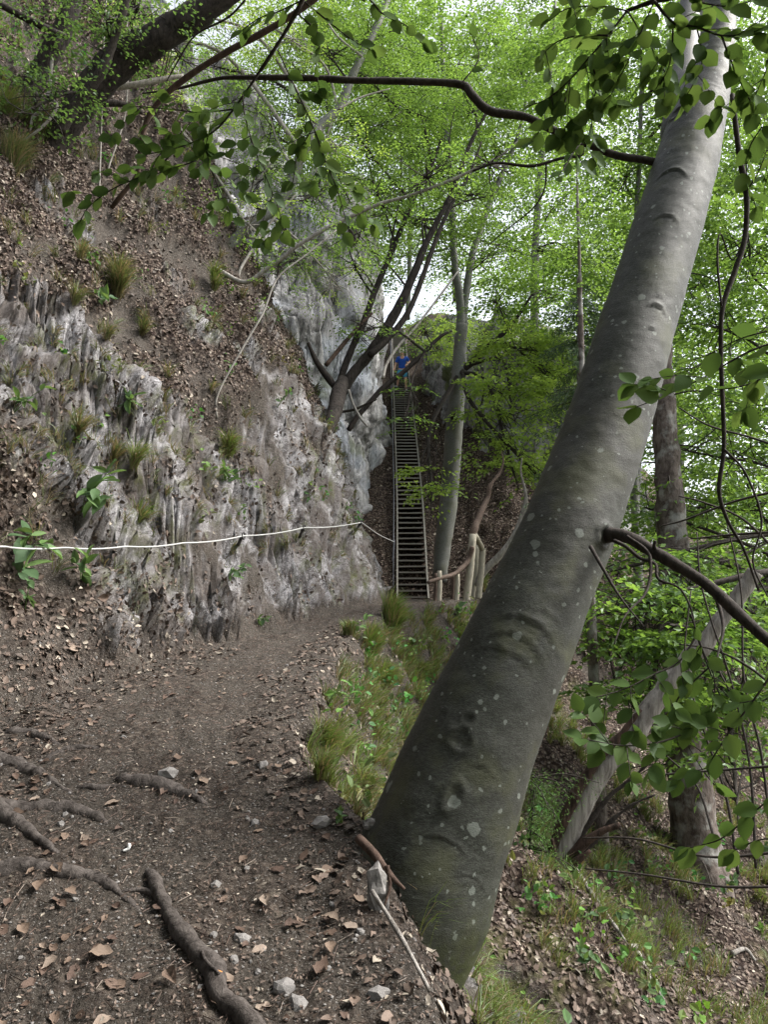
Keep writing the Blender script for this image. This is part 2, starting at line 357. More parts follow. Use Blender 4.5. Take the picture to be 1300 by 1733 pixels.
def zp(Y): return np.interp(Y, _Y, _ZP)
def xl(Y): return np.interp(Y, _Y, _XL) + (.09 * np.sin(np.asarray(Y) * 3.3) + .06 * np.sin(np.asarray(Y) * 7.9 + 2)) * (1 - sstep(11, 13, Y))
def xr(Y): return np.interp(Y, _Y, _XR) + (.05 * np.sin(np.asarray(Y) * 5.1) + .04 * np.sin(np.asarray(Y) * 11.3 + 1)) * sstep(3.6, 5, Y)
def H(x, Y):
    x = np.asarray(x, float); Y = np.asarray(Y, float); z0, l, r = zp(Y), xl(Y), xr(Y)
    # bank on the left
    d = np.maximum(l - x, 0)
    s0 = lerp(1.15, 2.2, sstep(5.0, 8.5, Y)); s1 = lerp(1.9, 2.9, sstep(7, 12, Y)); s2 = lerp(1.22, 2.3, sstep(9.5, 13, Y))
    k = lerp(.75, .35, sstep(5, 8, Y)); t1 = 1.25
    bank = s0 * np.minimum(d, k) + s1 * np.clip(d - k, 0, t1 - k) + s2 * np.clip(d - t1, 0, 40)
    bank = bank * lerp(1, .75, sstep(14, 17, Y))
    # ravine on the right
    e = np.maximum(x - r, 0)
    st = lerp(1.6, 1.8, sstep(4.0, 5.0, Y))
    rav = -(st * np.minimum(e, .62) + .62 * np.maximum(e - .62, 0)) + .12 * np.sin(x * 1.7 + Y) * sstep(1, 2, e)
    # gully behind the fence rises to the right, then falls to the valley
    gul = .50 * np.clip(e, 0, 2.2) - .85 * np.maximum(e - 2.9, 0)
    w = sstep(13.2, 16.0, Y - .10 * e)
    z = z0 + bank + lerp(rav, gul, w) - .03 * S(np.clip((r - x) / .8, 0, 1)) * (x > l)
    lim = -13 + 1.5 * np.sin(x * .07 + Y * .05)
    z = np.where(z < lim + 3, lim + 3 - 3 * np.tanh((lim + 3 - z) / 3), z)
    return np.minimum(z, 34 + 2 * np.sin(x * .3))
def hit(u, v, y0=0.6, y1=58):
    """first ground point along the sight line through photo position (u, v)"""
    d = ray(u, v); Ys = np.geomspace(y0, y1, 3000); k = Ys / d[1]
    x = d[0] * k; z = CAM_Z + d[2] * k; g = H(x, Ys); i = np.argmax(z <= g)
    if not (z <= g).any(): i = len(Ys) - 1
    return np.array([x[i], Ys[i], g[i]])

tt = np.concatenate([-np.geomspace(7, .62, 46)[:-1], np.linspace(-.62, .62, 500), np.geomspace(.62, 7, 46)[1:]])
yy = np.concatenate([np.linspace(-8, 1.35, 24), np.geomspace(1.4, 70, 375)])
TT, YY = np.meshgrid(tt, yy); XX = TT * np.maximum(YY, 1.4)
XX[YY < 1.4] = (TT * 1.4)[YY < 1.4]
nr, nc = XX.shape
X, Y = XX.ravel(), YY.ravel(); Z = H(X, Y); P3 = np.stack([X, Y, Z], 1)
e = .02; gx = (H(X + e, Y) - H(X - e, Y)) / (2 * e); gy = (H(X, Y + e) - H(X, Y - e)) / (2 * e)
NRM = np.stack([-gx, -gy, np.ones_like(gx)], 1); NRM /= np.linalg.norm(NRM, axis=1)[:, None]
dl = xl(Y) - X; er = X - xr(Y); hb = Z - zp(Y)
def blob(u, v, rad, Q=P3):
    c = hit(u, v); q = (Q - c) / rad; return np.exp(-(q * q).sum(1))
n1 = fbm(P3 * .9, 3); n2 = fbm(P3 * 3.1 + 5, 3)
band = (1 + .35 * (1 - sstep(.6, 1.4, hb))) * sstep(.0, .12, dl) * (1 - sstep(2.1, 3.0, hb + .5 * n1)) * sstep(5.6, 7.0, Y + .25 * n1) * (1 - sstep(15, 16, Y))
out = sum(blob(*b) for b in [(60, 620, .85), (40, 720, .7), (210, 690, .55), (300, 760, .5), (500, 690, .9), (560, 760, .8), (130, 570, .6), (20, 520, .5), (400, 860, .8), (230, 900, .8), (330, 560, .38), (425, 625, .45), (150, 400, .32), (300, 470, .28), (455, 545, .4), (90, 330, .35), (250, 350, .3)])
soilb = sum(blob(*b) for b in [(350, 660, .5), (600, 690, .35), (400, 760, .28), (470, 800, .25), (110, 900, .6), (340, 930, .22), (560, 900, .2)])
RK = sstep(.30, .66, np.maximum(np.minimum(band, 1.3), np.minimum(out, 1)) * (.70 + .52 * n2 + .28 * n1 + .34 * fbm(P3 * 9 + 60, 3)) - .55 * soilb)
RK = np.maximum(RK, sstep(.45, .7, (er > .3) * (Y < 4.6) * (Y > 3.2) * (er < 1.1) * (.55 + .6 * n2 + .3 * fbm(P3 * 9 + 60, 3))))
n3 = fbm(P3 * 5.0 + 31, 3)
LT = sstep(.2, .5, dl) * (1 - RK) * sstep(-.15, .35, n1 + .45 * n2 + .30) * (1 - .9 * np.minimum(soilb, 1))
LT = np.maximum(LT, sstep(.4, 1.0, er) * sstep(-.3, .2, n1 + .25 + .25 * n2) * (1 - RK))
LT = np.maximum(LT, sstep(14, 15.5, Y) * (er > -4.5) * 1.0)
LT = np.maximum(LT, .35 * sstep(-.1, .3, n2) * (dl < .2) * (er < .4))
MS = sstep(.25, .6, n3 + .4 * n1) * .75 * RK * (Y < 16) + sstep(.35, .7, fbm(P3 * 1.3 + 77, 3)) * .55 * (er > .2) * (Y < 14)
MS = np.maximum(MS, np.minimum(1, sum(blob(*b) for b in [(240, 960, .2), (300, 940, .12), (570, 770, .3), (880, 1640, .28), (900, 1560, .2)])) * sstep(-.2, .2, n3))
# relief along the surface normal
fall = (P3 + np.stack([.28 * P3[:, 2], 0 * X, 0 * X], 1)) * np.array([1, 1, .68]) + .18 * np.stack([n2, n1, n2], 1)
D = (.15 * n1 + .05 * n2) * (sstep(.2, .8, dl) + sstep(.4, 1, er)) + .018 * n2
ir = np.where(RK > .02)[0]; rd = np.zeros(len(X)); fr = fall[ir]
wob = .35 * np.stack([noise(fr * 3.3 + 4), noise(fr * 3.3 + 40), noise(fr * 3.3 + 80)], 1)
for sc_, am, ck_ in ((1.9, .17, .10), (4.6, .09, .065), (10.5, .042, .038)):
    w1, v1 = worley(fr * sc_ + wob * (1 if sc_ < 4 else 1.6)); rd[ir] += am * (v1 - .35) - ck_ * np.exp(-w1 / .07)
rd[ir] += .016 * fbm(P3[ir] * 26, 2) + .05 * fbm(P3[ir] * 2.3, 2) + .02
D += RK * rd
D += LT * .022 * fbm(P3 * 14, 2) * (Y < 16)
D += (1 - RK) * (1 - LT) * .010 * fbm(P3 * 9, 3)
D += ((dl < .1) & (er < .1)) * (.02 * n1 + .012 * fbm(P3 * 5, 3))
P3D = P3 + NRM * D[:, None]
ii = (np.arange(nr - 1)[:, None] * nc + np.arange(nc - 1)[None]).ravel()
quads = np.stack([ii, ii + 1, ii + nc + 1, ii + nc], 1)
cx, cy = X[quads].mean(1), Y[quads].mean(1)
onpath = (cx > xl(cy) - .05) & (cx < xr(cy) + .05) & (cy < 14.6)
onbank = (cx <= xl(cy) - .05) & (cy < 17)
onrav = (cx >= xr(cy) + .05) & (cy < 14.6)
ongul = ~(onpath | onbank | onrav)
GR = {}
def region(name, mask, label):
    q = quads[mask]; used, inv = np.unique(q, return_inverse=True); q = inv.reshape(-1, 4)
    o = add(name, P3D[used], q, M['terrain'], attrs=dict(rock=RK[used], litter=LT[used], moss=MS[used], pale=0 * RK[used]))
    tag(o, label, None, None, 'structure'); GR[name] = o
region('path', onpath, 'trodden brown earth path with gravel and dead leaves climbing along the ledge')
region('hillside', onbank, 'steep bank of grey fissured rock, soil and dead leaves left of the path')
region('ravine_slope', onrav, 'steep leaf littered slope falling away right of the path')
region('gully', ongul, 'gully floor of red brown dead leaves beside the long staircase')
g = 1800.0
o = add('valley_ground', [(-g, -g, -14.5), (g, -g, -14.5), (g, g, -14.5), (-g, g, -14.5)], np.array([(0, 1, 2, 3)]), M["terrain"], attrs=dict(rock=np.zeros(4), litter=np.zeros(4), moss=np.ones(4), pale=np.zeros(4)))
tag(o, 'low green valley floor far below the trees', None, None, 'structure')

from mathutils.bvhtree import BVHTree
_bvh = BVHTree.FromPolygons(P3D.tolist(), quads.tolist())
hit_base = hit
def hit(u, v):
    """first point of the built ground along the sight line through photo position (u, v)"""
    d = Vector(ray(u, v)).normalized(); p, n, i, t = _bvh.ray_cast(Vector((0, 0, CAM_Z)), d)
    return np.array(p) if p is not None else hit_base(u, v)
def snap(x, Y): return np.array([x, Y, float(H(x, Y))])
def nrm_at(x, Y):
    e = .03; n = np.stack([-(H(x + e, Y) - H(x - e, Y)) / (2 * e), -(H(x, Y + e) - H(x, Y - e)) / (2 * e), np.ones_like(np.asarray(x, float))], -1)
    return n / np.linalg.norm(n, axis=-1, keepdims=True)

# ---------------------------------------------------------------- cliffs behind
def cliff(name, base, z0, z1, lean, mat, label, n=290, m=200, amp=.9, mossf=.3, seed=0.0):
    base = catmull(np.array(base, float), n); T = np.gradient(base, axis=0); T /= np.linalg.norm(T, axis=1)[:, None]
    nx = np.stack([T[:, 1], -T[:, 0]], 1)                                  # faces the viewer
    s = np.linspace(0, 1, n); h = np.linspace(0, 1, m)
    za, zb = np.interp(s, np.linspace(0, 1, len(z0)), z0), np.interp(s, np.linspace(0, 1, len(z1)), z1)
    zb = zb + 1.1 * fbm(np.stack([s * 9, 0 * s + seed, 0 * s], 1), 3) + .5 * np.floor(3 * noise(np.stack([s * 14, 0 * s + seed, 0 * s + 5], 1)))
    zz = za[None] + (zb - za)[None] * h[:, None]
    off = -lean * (zz - za[None])
    V = np.stack([base[None, :, 0] + nx[None, :, 0] * off, base[None, :, 1] + nx[None, :, 1] * off, zz], -1).reshape(-1, 3)
    q = V * np.array([1, 1, .45]) + seed + .5 * np.stack([noise(V * .6 + seed)] * 3, 1)
    D = amp * .6 * fbm(V * .33 + seed, 3); qw = q + .4 * np.stack([noise(q * 1.1 + 4), noise(q * 1.1 + 40), noise(q * 1.1 + 80)], 1)
    for sc_, am, ck_ in ((.55, .55, .16), (1.5, .30, .10), (3.8, .13, .05)):
        w1, v1 = worley(qw * sc_); D += amp * (am * (v1 - .5) - ck_ * np.exp(-w1 / .08))
    D += amp * .05 * fbm(V * 7.0, 2)
    N3 = np.tile(np.concatenate([nx, .25 * np.ones((n, 1))], 1), (m, 1))
    V2 = V + N3 * D[:, None]
    i = (np.arange(m - 1)[:, None] * n + np.arange(n - 1)[None]).ravel()
    ms = sstep(.25, .6, fbm(V * .7 + 50 + seed, 4)) * mossf
    # give it a back: the mass of rock behind the face
    nv = len(V2); top = V2.reshape(m, n, 3)[-1]; back = top - np.concatenate([nx * 6, np.full((n, 1), 1.0)], 1); low = back.copy(); low[:, 2] = za - 1
    V3 = np.vstack([V2, back, low]); j = np.arange(n - 1)
    F = [np.stack([i, i + 1, i + n + 1, i + n], 1), np.stack([(m - 1) * n + j, (m - 1) * n + j + 1, nv + j + 1, nv + j], 1), np.stack([nv + j, nv + j + 1, nv + n + j + 1, nv + n + j], 1)]
    o = add(name, V3, F, M[mat], attrs=dict(moss=np.concatenate([ms, np.zeros(2 * n)])))
    return tag(o, label, 'cliff')
cliff('cliff', [(-16, 15), (-10, 17.5), (-6, 19.5), (-3.2, 21.0), (-1.0, 22.5), (-.2, 25), (-.25, 31), (-.25, 40), (-.3, 50)], [1, 2, 2, 2, 3.0, 5, 9, 13, 17], [22, 22, 20, 17, 14.5, 15, 20, 26, 30], .05, 'cliff',
      'pale grey and bluish limestone wall left of the long staircase', amp=.75, mossf=.55)
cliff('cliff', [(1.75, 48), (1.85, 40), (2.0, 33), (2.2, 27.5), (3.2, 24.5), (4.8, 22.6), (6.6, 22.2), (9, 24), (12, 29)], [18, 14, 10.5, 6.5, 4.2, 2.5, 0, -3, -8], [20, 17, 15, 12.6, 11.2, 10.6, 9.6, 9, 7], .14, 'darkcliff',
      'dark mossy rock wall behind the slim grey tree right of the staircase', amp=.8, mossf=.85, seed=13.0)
cliff('cliff', [(9.5, 25), (12, 22), (16, 21), (22, 24), (28, 30)], [-12, -13, -13, -13, -13], [1.5, 3, 4.5, 3.5, 1], .12, 'cliff',
      'bright pale rock face low in the ravine behind the right hand trees', n=160, m=110, amp=1.0, mossf=.25, seed=29.0)
# ---------------------------------------------------------------- long staircase
def proj(P):
    P = np.asarray(P, float) - np.array([0, 0, CAM_Z]); dep = P[..., 1] * CP + P[..., 2] * SP; up = -P[..., 1] * SP + P[..., 2] * CP
    return 650 + F * P[..., 0] / dep, 866.5 - F * up / dep
_SY = [20, 23, 27, 33, 40, 48, 56]; _SZ = [2.12, 5.0, 8.0, 11.9, 16.2, 21.2, 26.0]
def szf(Y): return np.interp(Y, _SY, _SZ)
def sxl(Y): return np.interp(Y, [20, 23, 27, 33, 48, 56], [.37, .43, .44, .45, .52, .55])
def sxr(Y): return np.interp(Y, [20, 23, 27, 33, 48, 56], [1.13, 1.16, 1.15, 1.14, 1.22, 1.26])
st = empty('staircase', (.75, 20, 2.05), 'long narrow open staircase of plank treads climbing the gully between the rock walls', 'staircase')
Ysm = np.linspace(19.9, 45.2, 60)
zsm = catmull(np.stack([np.zeros(7), _SY, _SZ], 1), 400)
def szs(Y): return np.interp(Y, zsm[:, 1], zsm[:, 2])
def board_curve(P, hw, hh):
    """rectangular section (half width x, half height z) swept along P in the YZ plane"""
    P = np.asarray(P); n = len(P); T = np.gradient(P, axis=0); T /= np.linalg.norm(T, axis=1)[:, None]
    Nn = np.stack([np.zeros(n), -T[:, 2], T[:, 1]], 1); X1 = np.array([[1.0, 0, 0]])
    V = np.stack([P - X1 * hw - Nn * hh, P + X1 * hw - Nn * hh, P + X1 * hw + Nn * hh, P - X1 * hw + Nn * hh], 1).reshape(-1, 3)
    i = np.arange(n - 1)[:, None] * 4; j = np.arange(4)[None]; k = (j + 1) % 4
    Fq = np.stack([i + j, i + k, i + 4 + k, i + 4 + j], -1).reshape(-1, 4)
    return V, np.vstack([Fq, [[3, 2, 1, 0]], [[4 * n - 4, 4 * n - 3, 4 * n - 2, 4 * n - 1]]])
for fx, sgn in ((sxl, -1), (sxr, 1)):
    P = np.stack([fx(Ysm) + sgn * .025, Ysm, szs(Ysm) - .06], 1); V, Fq = board_curve(P, .022, .07)
    add('stringer', V, Fq, M['stairwood'], st, smooth=False)
def boxv(x0, x1, y0, y1, z0, z1):
    V = np.array([(x, y, z) for z in (z0, z1) for y in (y0, y1) for x in (x0, x1)], float)
    Fq = np.array([(0, 2, 3, 1), (4, 5, 7, 6), (0, 1, 5, 4), (2, 6, 7, 3), (0, 4, 6, 2), (1, 3, 7, 5)]); return V, Fq
Vt, Ft = boxv(-.5, .5, 0, .34, -.045, 0); tread_me = mesh_data('tread', Vt, Ft, M['rot'], smooth=False)
Vt, Ft = boxv(-.5, .5, -.010, .03, -.034, .006); nose_me = mesh_data('nosing', Vt, Ft, M['stairwood'], smooth=False)
z = 2.2; sorig = WL(st)
while z < 19.4:
    Y = float(np.interp(z, zsm[:, 2], zsm[:, 1])); a, b = float(sxl(Y)), float(sxr(Y))
    t = link(bpy.data.objects.new('tread', tread_me), st); t.location = Vector(((a + b) / 2, Y, z)) - sorig; t.scale = (b - a - .01, 1, 1); t.rotation_euler = (random.uniform(-.02, .02), random.uniform(-.012, .012), 0)
    link(bpy.data.objects.new('nosing', nose_me), t)
    z += .172
# hand rail of galvanised pipe beside the left stringer
hr = empty('handrail', (.2, 20.2, 2.0), 'thin galvanised pipe handrail along the left edge of the staircase', 'handrail')
yr = np.linspace(20.2, 40, 30); Pr = np.stack([sxl(yr) - .13, yr, szs(yr) + .5], 1)
V, Fr = tube_arrays(Pr, .016, 8); add('rail', V, Fr, M['metal'], hr)
for y in (20.3, 22.5, 25, 28, 31.5, 35.5, 39.5):
    V, Fr = tube_arrays(np.array([(sxl(y) - .13, y, szs(y) - .35), (sxl(y) - .13, y, szs(y) + .5)]), .012, 8); add('post', V, Fr, M['metal'], hr)

# ---------------------------------------------------------------- wooden railing at the foot of the stairs
def post_tube(P, r, mat, parent, name='post', seg=12, bump=.006):
    P = catmull(np.array(P, float), 14); return_v, Fp = tube_arrays(P, r, seg)
    return_v = return_v + (bump * fbm(return_v * 7, 2))[:, None] * np.array([1, 1, 0])
    return add(name, return_v, Fp, M[mat], parent)
fn = empty('wooden_railing', at(775, 1012, 13), 'railing of peeled round posts and crooked bark rail at the foot of the stairs', 'railing')
for (ub, vb, ut, vt, Yd, w, m) in [(736, 1020, 738, 970, 12.6, 7, 'rail'), (743, 1022, 744, 966, 12.4, 8, 'post'), (765, 1020, 767, 973, 12.8, 7, 'rail'), (772, 1022, 774, 971, 12.7, 9, 'post'),
                              (789, 1022, 801, 904, 12.9, 13, 'post'), (802, 1000, 807, 922, 13.9, 9, 'post'), (811, 1002, 817, 928, 13.6, 11, 'post')]:
    a, b = at(ub, vb, Yd), at(ut, vt, Yd); post_tube([a + (a - b) * .15, a, (a + b) / 2 + np.array([.01, 0, 0]), b], w / 2 * Yd / F, m, fn)
tube('rail', [at(724, 986, 12.3), at(747, 978, 12.4), at(768, 972, 12.6), at(783, 960, 12.75), at(794, 945, 12.85), at(800, 925, 12.8)], np.array([6, 7, 8, 9, 10, 8]) / 2 * 12.5 / F, M['rail'], fn, rough=.01)
tube('rail', [at(803, 905, 12.95), at(808, 912, 13.1), at(816, 928, 13.55)], .05, M['post'], fn, rough=.006)
tube('rail', [at(797, 920, 13.0), at(802, 898, 13.0), at(809, 880, 13.1), at(817, 860, 13.2), at(826, 842, 13.3), at(830, 822, 13.3), at(846, 800, 13.4), at(852, 780, 13.4), at(849, 764, 13.5)], np.array([11, 14, 12, 11, 9, 8, 5, 3, 2]) / 2 * 13 / F, M['rail'], fn, rough=.012)

# ---------------------------------------------------------------- safety cable on the rock
def before(u, v, off):
    h = hit(u, v); return at(u, v, h[1] - off)
ck = [(-420, 935, .14), (0, 925, .14), (110, 927, .16), (212, 925, .16), (310, 919, .16), (412, 907, .16), (515, 893, .16), (612, 884, .2)]
cp = [before(*q) for q in ck]
ce = empty('safety_cable', hit(212, 1000), 'pale safety cable strung along the grey rock above the path', 'cable')
cq = []                                                                    # keep the line just clear of the rock between the pegs
for (a_, b_) in zip(ck[:-1], ck[1:]):
    for t in np.linspace(0, 1, 7)[:-1]: cq.append((a_[0] + (b_[0] - a_[0]) * t, a_[1] + (b_[1] - a_[1]) * t + 3.0 * math.sin(math.pi * t)))
cq.append(ck[-1][:2]); dep = np.array([min(before(u_, v_, .10)[1], 99) for u_, v_ in cq]); lin = np.interp([q[0] for q in cq], [q[0] for q in ck], [p[1] for p in cp])
dep = np.minimum(lin, dep); dep = np.array([dep[max(0, k - 2):k + 3].min() for k in range(len(dep))]); dep = np.convolve(np.pad(dep, 2, 'edge'), np.ones(5) / 5, 'valid')
PC = np.array([at(u_, v_, d_) for (u_, v_), d_ in zip(cq, dep)]); cp = [PC[min(len(PC) - 1, 6 * k)] for k in range(len(ck))]
tube('rope', PC, .007, M['cable'], ce, seg=8, n=160)
end = before(667, 917, .25); end = at(667, 917, min(end[1], 12.6))
tube('rope', [cp[-1], (cp[-1] + end) / 2 + np.array([0, 0, -.03]), end], .006, M['cable'], ce, seg=8, n=20)
tube('end_rod', [end + np.array([0, 0, .03]), end + np.array([-.02, .02, -.32])], .014, M['metal'], ce, seg=8)
for (u, v, _), q, lab in zip(ck[5:], cp[5:], ['nearest', 'middle', 'farthest']):
    h = hit(u, v); n = nrm_at(h[0], h[1]); inn = h - n * .08 + np.array([0, 0, -.10])
    pg = empty('iron_peg', q, f'dark iron eye peg holding the white cable, {lab} of the three', 'peg', 'iron pegs on the rock')
    tube('pin', [inn, q - n * .03 + np.array([0, 0, -.012])], .02, M['iron'], pg, seg=8)
    a = np.linspace(0, 2 * np.pi, 16); ring = q + np.stack([np.cos(a) * .03 * .3, np.cos(a) * .03, np.sin(a) * .035], 1)
    V, Fr = tube_arrays(ring, .009, 6, False); add('eye', V, Fr, M['iron'], pg)

# ---------------------------------------------------------------- the hiker on the stairs
def skin_mesh(name, J, E, mat, parent, sub=2, root=0):
    """J: list of (x,y,z,radius); one continuous skinned surface"""
    me = bpy.data.meshes.new(name); me.from_pydata([j[:3] for j in J], E, []); o = link(bpy.data.objects.new(name, me), parent)
    md = o.modifiers.new('skin', 'SKIN'); me.skin_vertices[0].data  # layer is created with the modifier
    for v, j in zip(me.skin_vertices[0].data, J):
        v.radius = (j[3], j[4] if len(j) > 4 else j[3]); v.use_root = False
    me.skin_vertices[0].data[root].use_root = True
    md.use_smooth_shade = True
    sb = o.modifiers.new('sub', 'SUBSURF'); sb.levels = sb.render_levels = sub
    me.materials.append(mat); return o
Yf = 32.6; zf = float(szs(Yf)); ztr = 2.2 + math.floor((zf - 2.2) / .172) * .172
pe = empty('person', (.80, Yf, ztr), 'hiker in a bright blue shirt, light blue shorts and pale cap stepping down the staircase', 'person'); pe.scale = (1.08, 1.08, 1.08)
# local frame: the hiker comes down towards the viewer (-y), turned a little to the left
hipL, hipR = (-.09, .02, .90), (.10, .02, .90)
J = [(0, .02, .96, .125, .10), (0, 0, 1.10, .12, .09), (.01, -.05, 1.28, .145, .10), (.01, -.08, 1.40, .10, .075), (.0, -.12, 1.485, .05), (-.01, -.15, 1.56, .075, .085), (-.015, -.165, 1.66, .085, .095), (-.015, -.16, 1.74, .05, .06),
     (.17, -.06, 1.40, .055), (.31, -.08, 1.24, .042), (.20, -.24, 1.10, .034), (.17, -.27, 1.06, .03),                          # right side arm, elbow out
     (-.16, -.06, 1.40, .055), (-.27, -.03, 1.16, .042), (-.30, -.17, .97, .033), (-.31, -.20, .93, .03),                         # arm down to the rail
     (.11, .0, .86, .09), (.14, -.07, .47, .055), (.16, .02, .09, .038), (.165, -.07, .035, .035), (.17, -.17, .025, .028),       # leg on the lower tread
     (-.10, 0, .86, .09), (-.16, -.12, .52, .055), (-.20, .02, .26, .038), (-.235, -.04, .205, .035), (-.30, -.11, .195, .028)]    # leg on the tread above
E = [(0, 1), (1, 2), (2, 3), (3, 4), (4, 5), (5, 6), (6, 7), (3, 8), (8, 9), (9, 10), (10, 11), (3, 12), (12, 13), (13, 14), (14, 15), (0, 16), (16, 17), (17, 18), (18, 19), (19, 20), (0, 21), (21, 22), (22, 23), (23, 24), (24, 25)]
for (w, k, d) in ((11, 10, (-.3, -.8, -.5)), (15, 14, (-.2, -.7, -.6))):     # five fingers from each palm, thumb from the side
    wx = np.array(J[w][:3]); d = np.array(d) / np.linalg.norm(d); sd_ = np.cross(d, (0, 0, 1.0)); sd_ /= np.linalg.norm(sd_); dn = np.cross(sd_, d)
    pal = len(J); J.append((*(wx + d * .05), .03, .016)); E.append((w, pal))
    for q, (o_, ln) in enumerate(((-.026, .055), (-.009, .07), (.009, .066), (.026, .052))):
        a_ = wx + d * .085 + sd_ * o_; J.append((*a_, .0095)); E.append((pal, len(J) - 1)); b_ = a_ + d * ln * .55 - dn * .012; J.append((*b_, .0085)); E.append((len(J) - 2, len(J) - 1))
        c_ = b_ + d * ln * .3 - dn * .03; J.append((*c_, .007)); E.append((len(J) - 2, len(J) - 1))
    t_ = wx + d * .03 + sd_ * .04; J.append((*t_, .011)); E.append((pal, len(J) - 1)); J.append((*(t_ + d * .035 + sd_ * .02), .009)); E.append((len(J) - 2, len(J) - 1))
skin_mesh('body', J, E, M['skin'], pe)
skin_mesh('shirt', [(0, .02, .88, .165, .135), (0, 0, 1.10, .155, .125), (.01, -.05, 1.28, .175, .13), (.01, -.08, 1.41, .115, .09), (.17, -.06, 1.41, .085), (.29, -.078, 1.27, .07), (-.16, -.06, 1.41, .085), (-.25, -.035, 1.21, .07)], [(0, 1), (1, 2), (2, 3), (3, 4), (4, 5), (3, 6), (6, 7)], M['shirt'], pe)
skin_mesh('shorts', [(0, .02, .95, .15, .125), (.105, .0, .85, .118), (.132, -.06, .57, .092), (-.10, 0, .85, .118), (-.145, -.09, .60, .092)], [(0, 1), (1, 2), (0, 3), (3, 4)], M['shorts'], pe)
skin_mesh('shoe', [(.16, .04, .05, .05), (.165, -.07, .042, .05, .045), (.17, -.19, .035, .042, .032)], [(0, 1), (1, 2)], M['shoe'], pe)
skin_mesh('shoe', [(-.195, .03, .225, .05), (-.235, -.04, .212, .05, .045), (-.31, -.12, .205, .042, .032)], [(0, 1), (1, 2)], M['shoe'], pe)
skin_mesh('cap', [(-.015, -.155, 1.70, .108, .115), (-.015, -.165, 1.75, .085, .09), (-.02, -.30, 1.685, .075, .014)], [(0, 1), (0, 2)], M['cap'], pe)
skin_mesh('hair', [(-.01, -.10, 1.62, .075, .06), (-.012, -.12, 1.69, .085, .06)], [(0, 1)], M['hair'], pe)
mb = MB()
for sx in (-1, 1):                                                                # eyes, nose, mouth, ears (tiny at this distance)
    V, Fe = tube_arrays(np.array([(-.015 + sx * .033, -.252, 1.645), (-.015 + sx * .033, -.262, 1.645)]), .012, 6); mb.V.append(V); [(mb.F4 if f.shape[1] == 4 else mb.F3).append(f + mb.n) for f in Fe]; mb.n += len(V)
mb.build('eyes', M['hair'], pe)
skin_mesh('nose', [(-.015, -.245, 1.64, .012), (-.016, -.272, 1.61, .014)], [(0, 1)], M['skin'], pe, 1)
skin_mesh('mouth', [(-.04, -.243, 1.575, .008), (.01, -.243, 1.575, .008)], [(0, 1)], m_plain('lips', (0.42, 0.16, 0.14)), pe, 1)
for sx in (-1, 1): skin_mesh('ear', [(-.015 + sx * .09, -.15, 1.62, .016), (-.015 + sx * .095, -.145, 1.655, .018)], [(0, 1)], M['skin'], pe, 1)
# ---------------------------------------------------------------- foliage generators
LEAF4 = np.array([(0, 0, 0), (.30, .45, .07), (0, 1, -.06), (-.30, .45, .07)]); LEAF4F = np.array([(0, 1, 2), (0, 2, 3)])
LEAF6 = np.array([(0, 0, 0), (.27, .25, .05), (.29, .62, .06), (0, 1, -.10), (-.29, .62, .06), (-.27, .25, .05)]); LEAF6F = np.array([(0, 1, 2), (0, 2, 3), (0, 3, 4), (0, 4, 5)])
DRY = np.array([(0, 0, 0), (.30, .28, .16), (.27, .66, .20), (.04, 1, .05), (-.27, .62, .14), (-.30, .3, .22)])
DRY2 = np.array([(0, 0, .02), (.13, .10, .10), (.27, .32, .17), (.28, .58, .15), (.15, .83, .06), (0, 1, -.06), (-.15, .82, .09), (-.27, .56, .20), (-.28, .30, .13), (-.13, .10, .06), (.01, .48, .0)])
DRY2F = np.array([(10, k, (k + 1) % 10) for k in range(10)])
def unit(v): return v / (np.linalg.norm(v, axis=-1, keepdims=True) + 1e-9)
def leaves(pos, axis, nrm, size, tpl=LEAF4, tf=LEAF4F, col=None, width=1.0):
    ax = unit(axis); sd_ = unit(np.cross(ax, nrm)); up = np.cross(sd_, ax); n, k = len(pos), len(tpl)
    size = np.broadcast_to(np.asarray(size, float), (n,))[:, None, None]
    V = pos[:, None] + size * (width * tpl[None, :, 0:1] * sd_[:, None] + tpl[None, :, 1:2] * ax[:, None] + tpl[None, :, 2:3] * up[:, None])
    Fc = (tf[None] + (np.arange(n) * k)[:, None, None]).reshape(-1, tf.shape[1])
    return V.reshape(-1, 3), Fc, (np.repeat(col, k, 0) if col is not None else None)
def spray_template(k=26, seed=1):
    r = np.random.default_rng(seed); pts = []; ax = []
    for side, (st0, ang, ln) in enumerate([(0, 0, 1.0), (.25, .8, .55), (.35, -.85, .55), (.55, .7, .4), (.6, -.7, .38)]):
        m = max(3, int(k * ln / 2.9)); t = np.linspace(.12, 1, m) * ln
        for i, q in enumerate(t):
            sgn = 1 if i % 2 else -1; a = ang + sgn * (.75 if i < m - 1 else .0)
            pts.append((st0 * (side > 0) + 0 + q * math.cos(ang), q * math.sin(ang))); ax.append((math.cos(a), math.sin(a)))
    return np.array(pts) + r.normal(0, .015, (len(pts), 2)), np.array(ax)
SP_P, SP_A = spray_template()
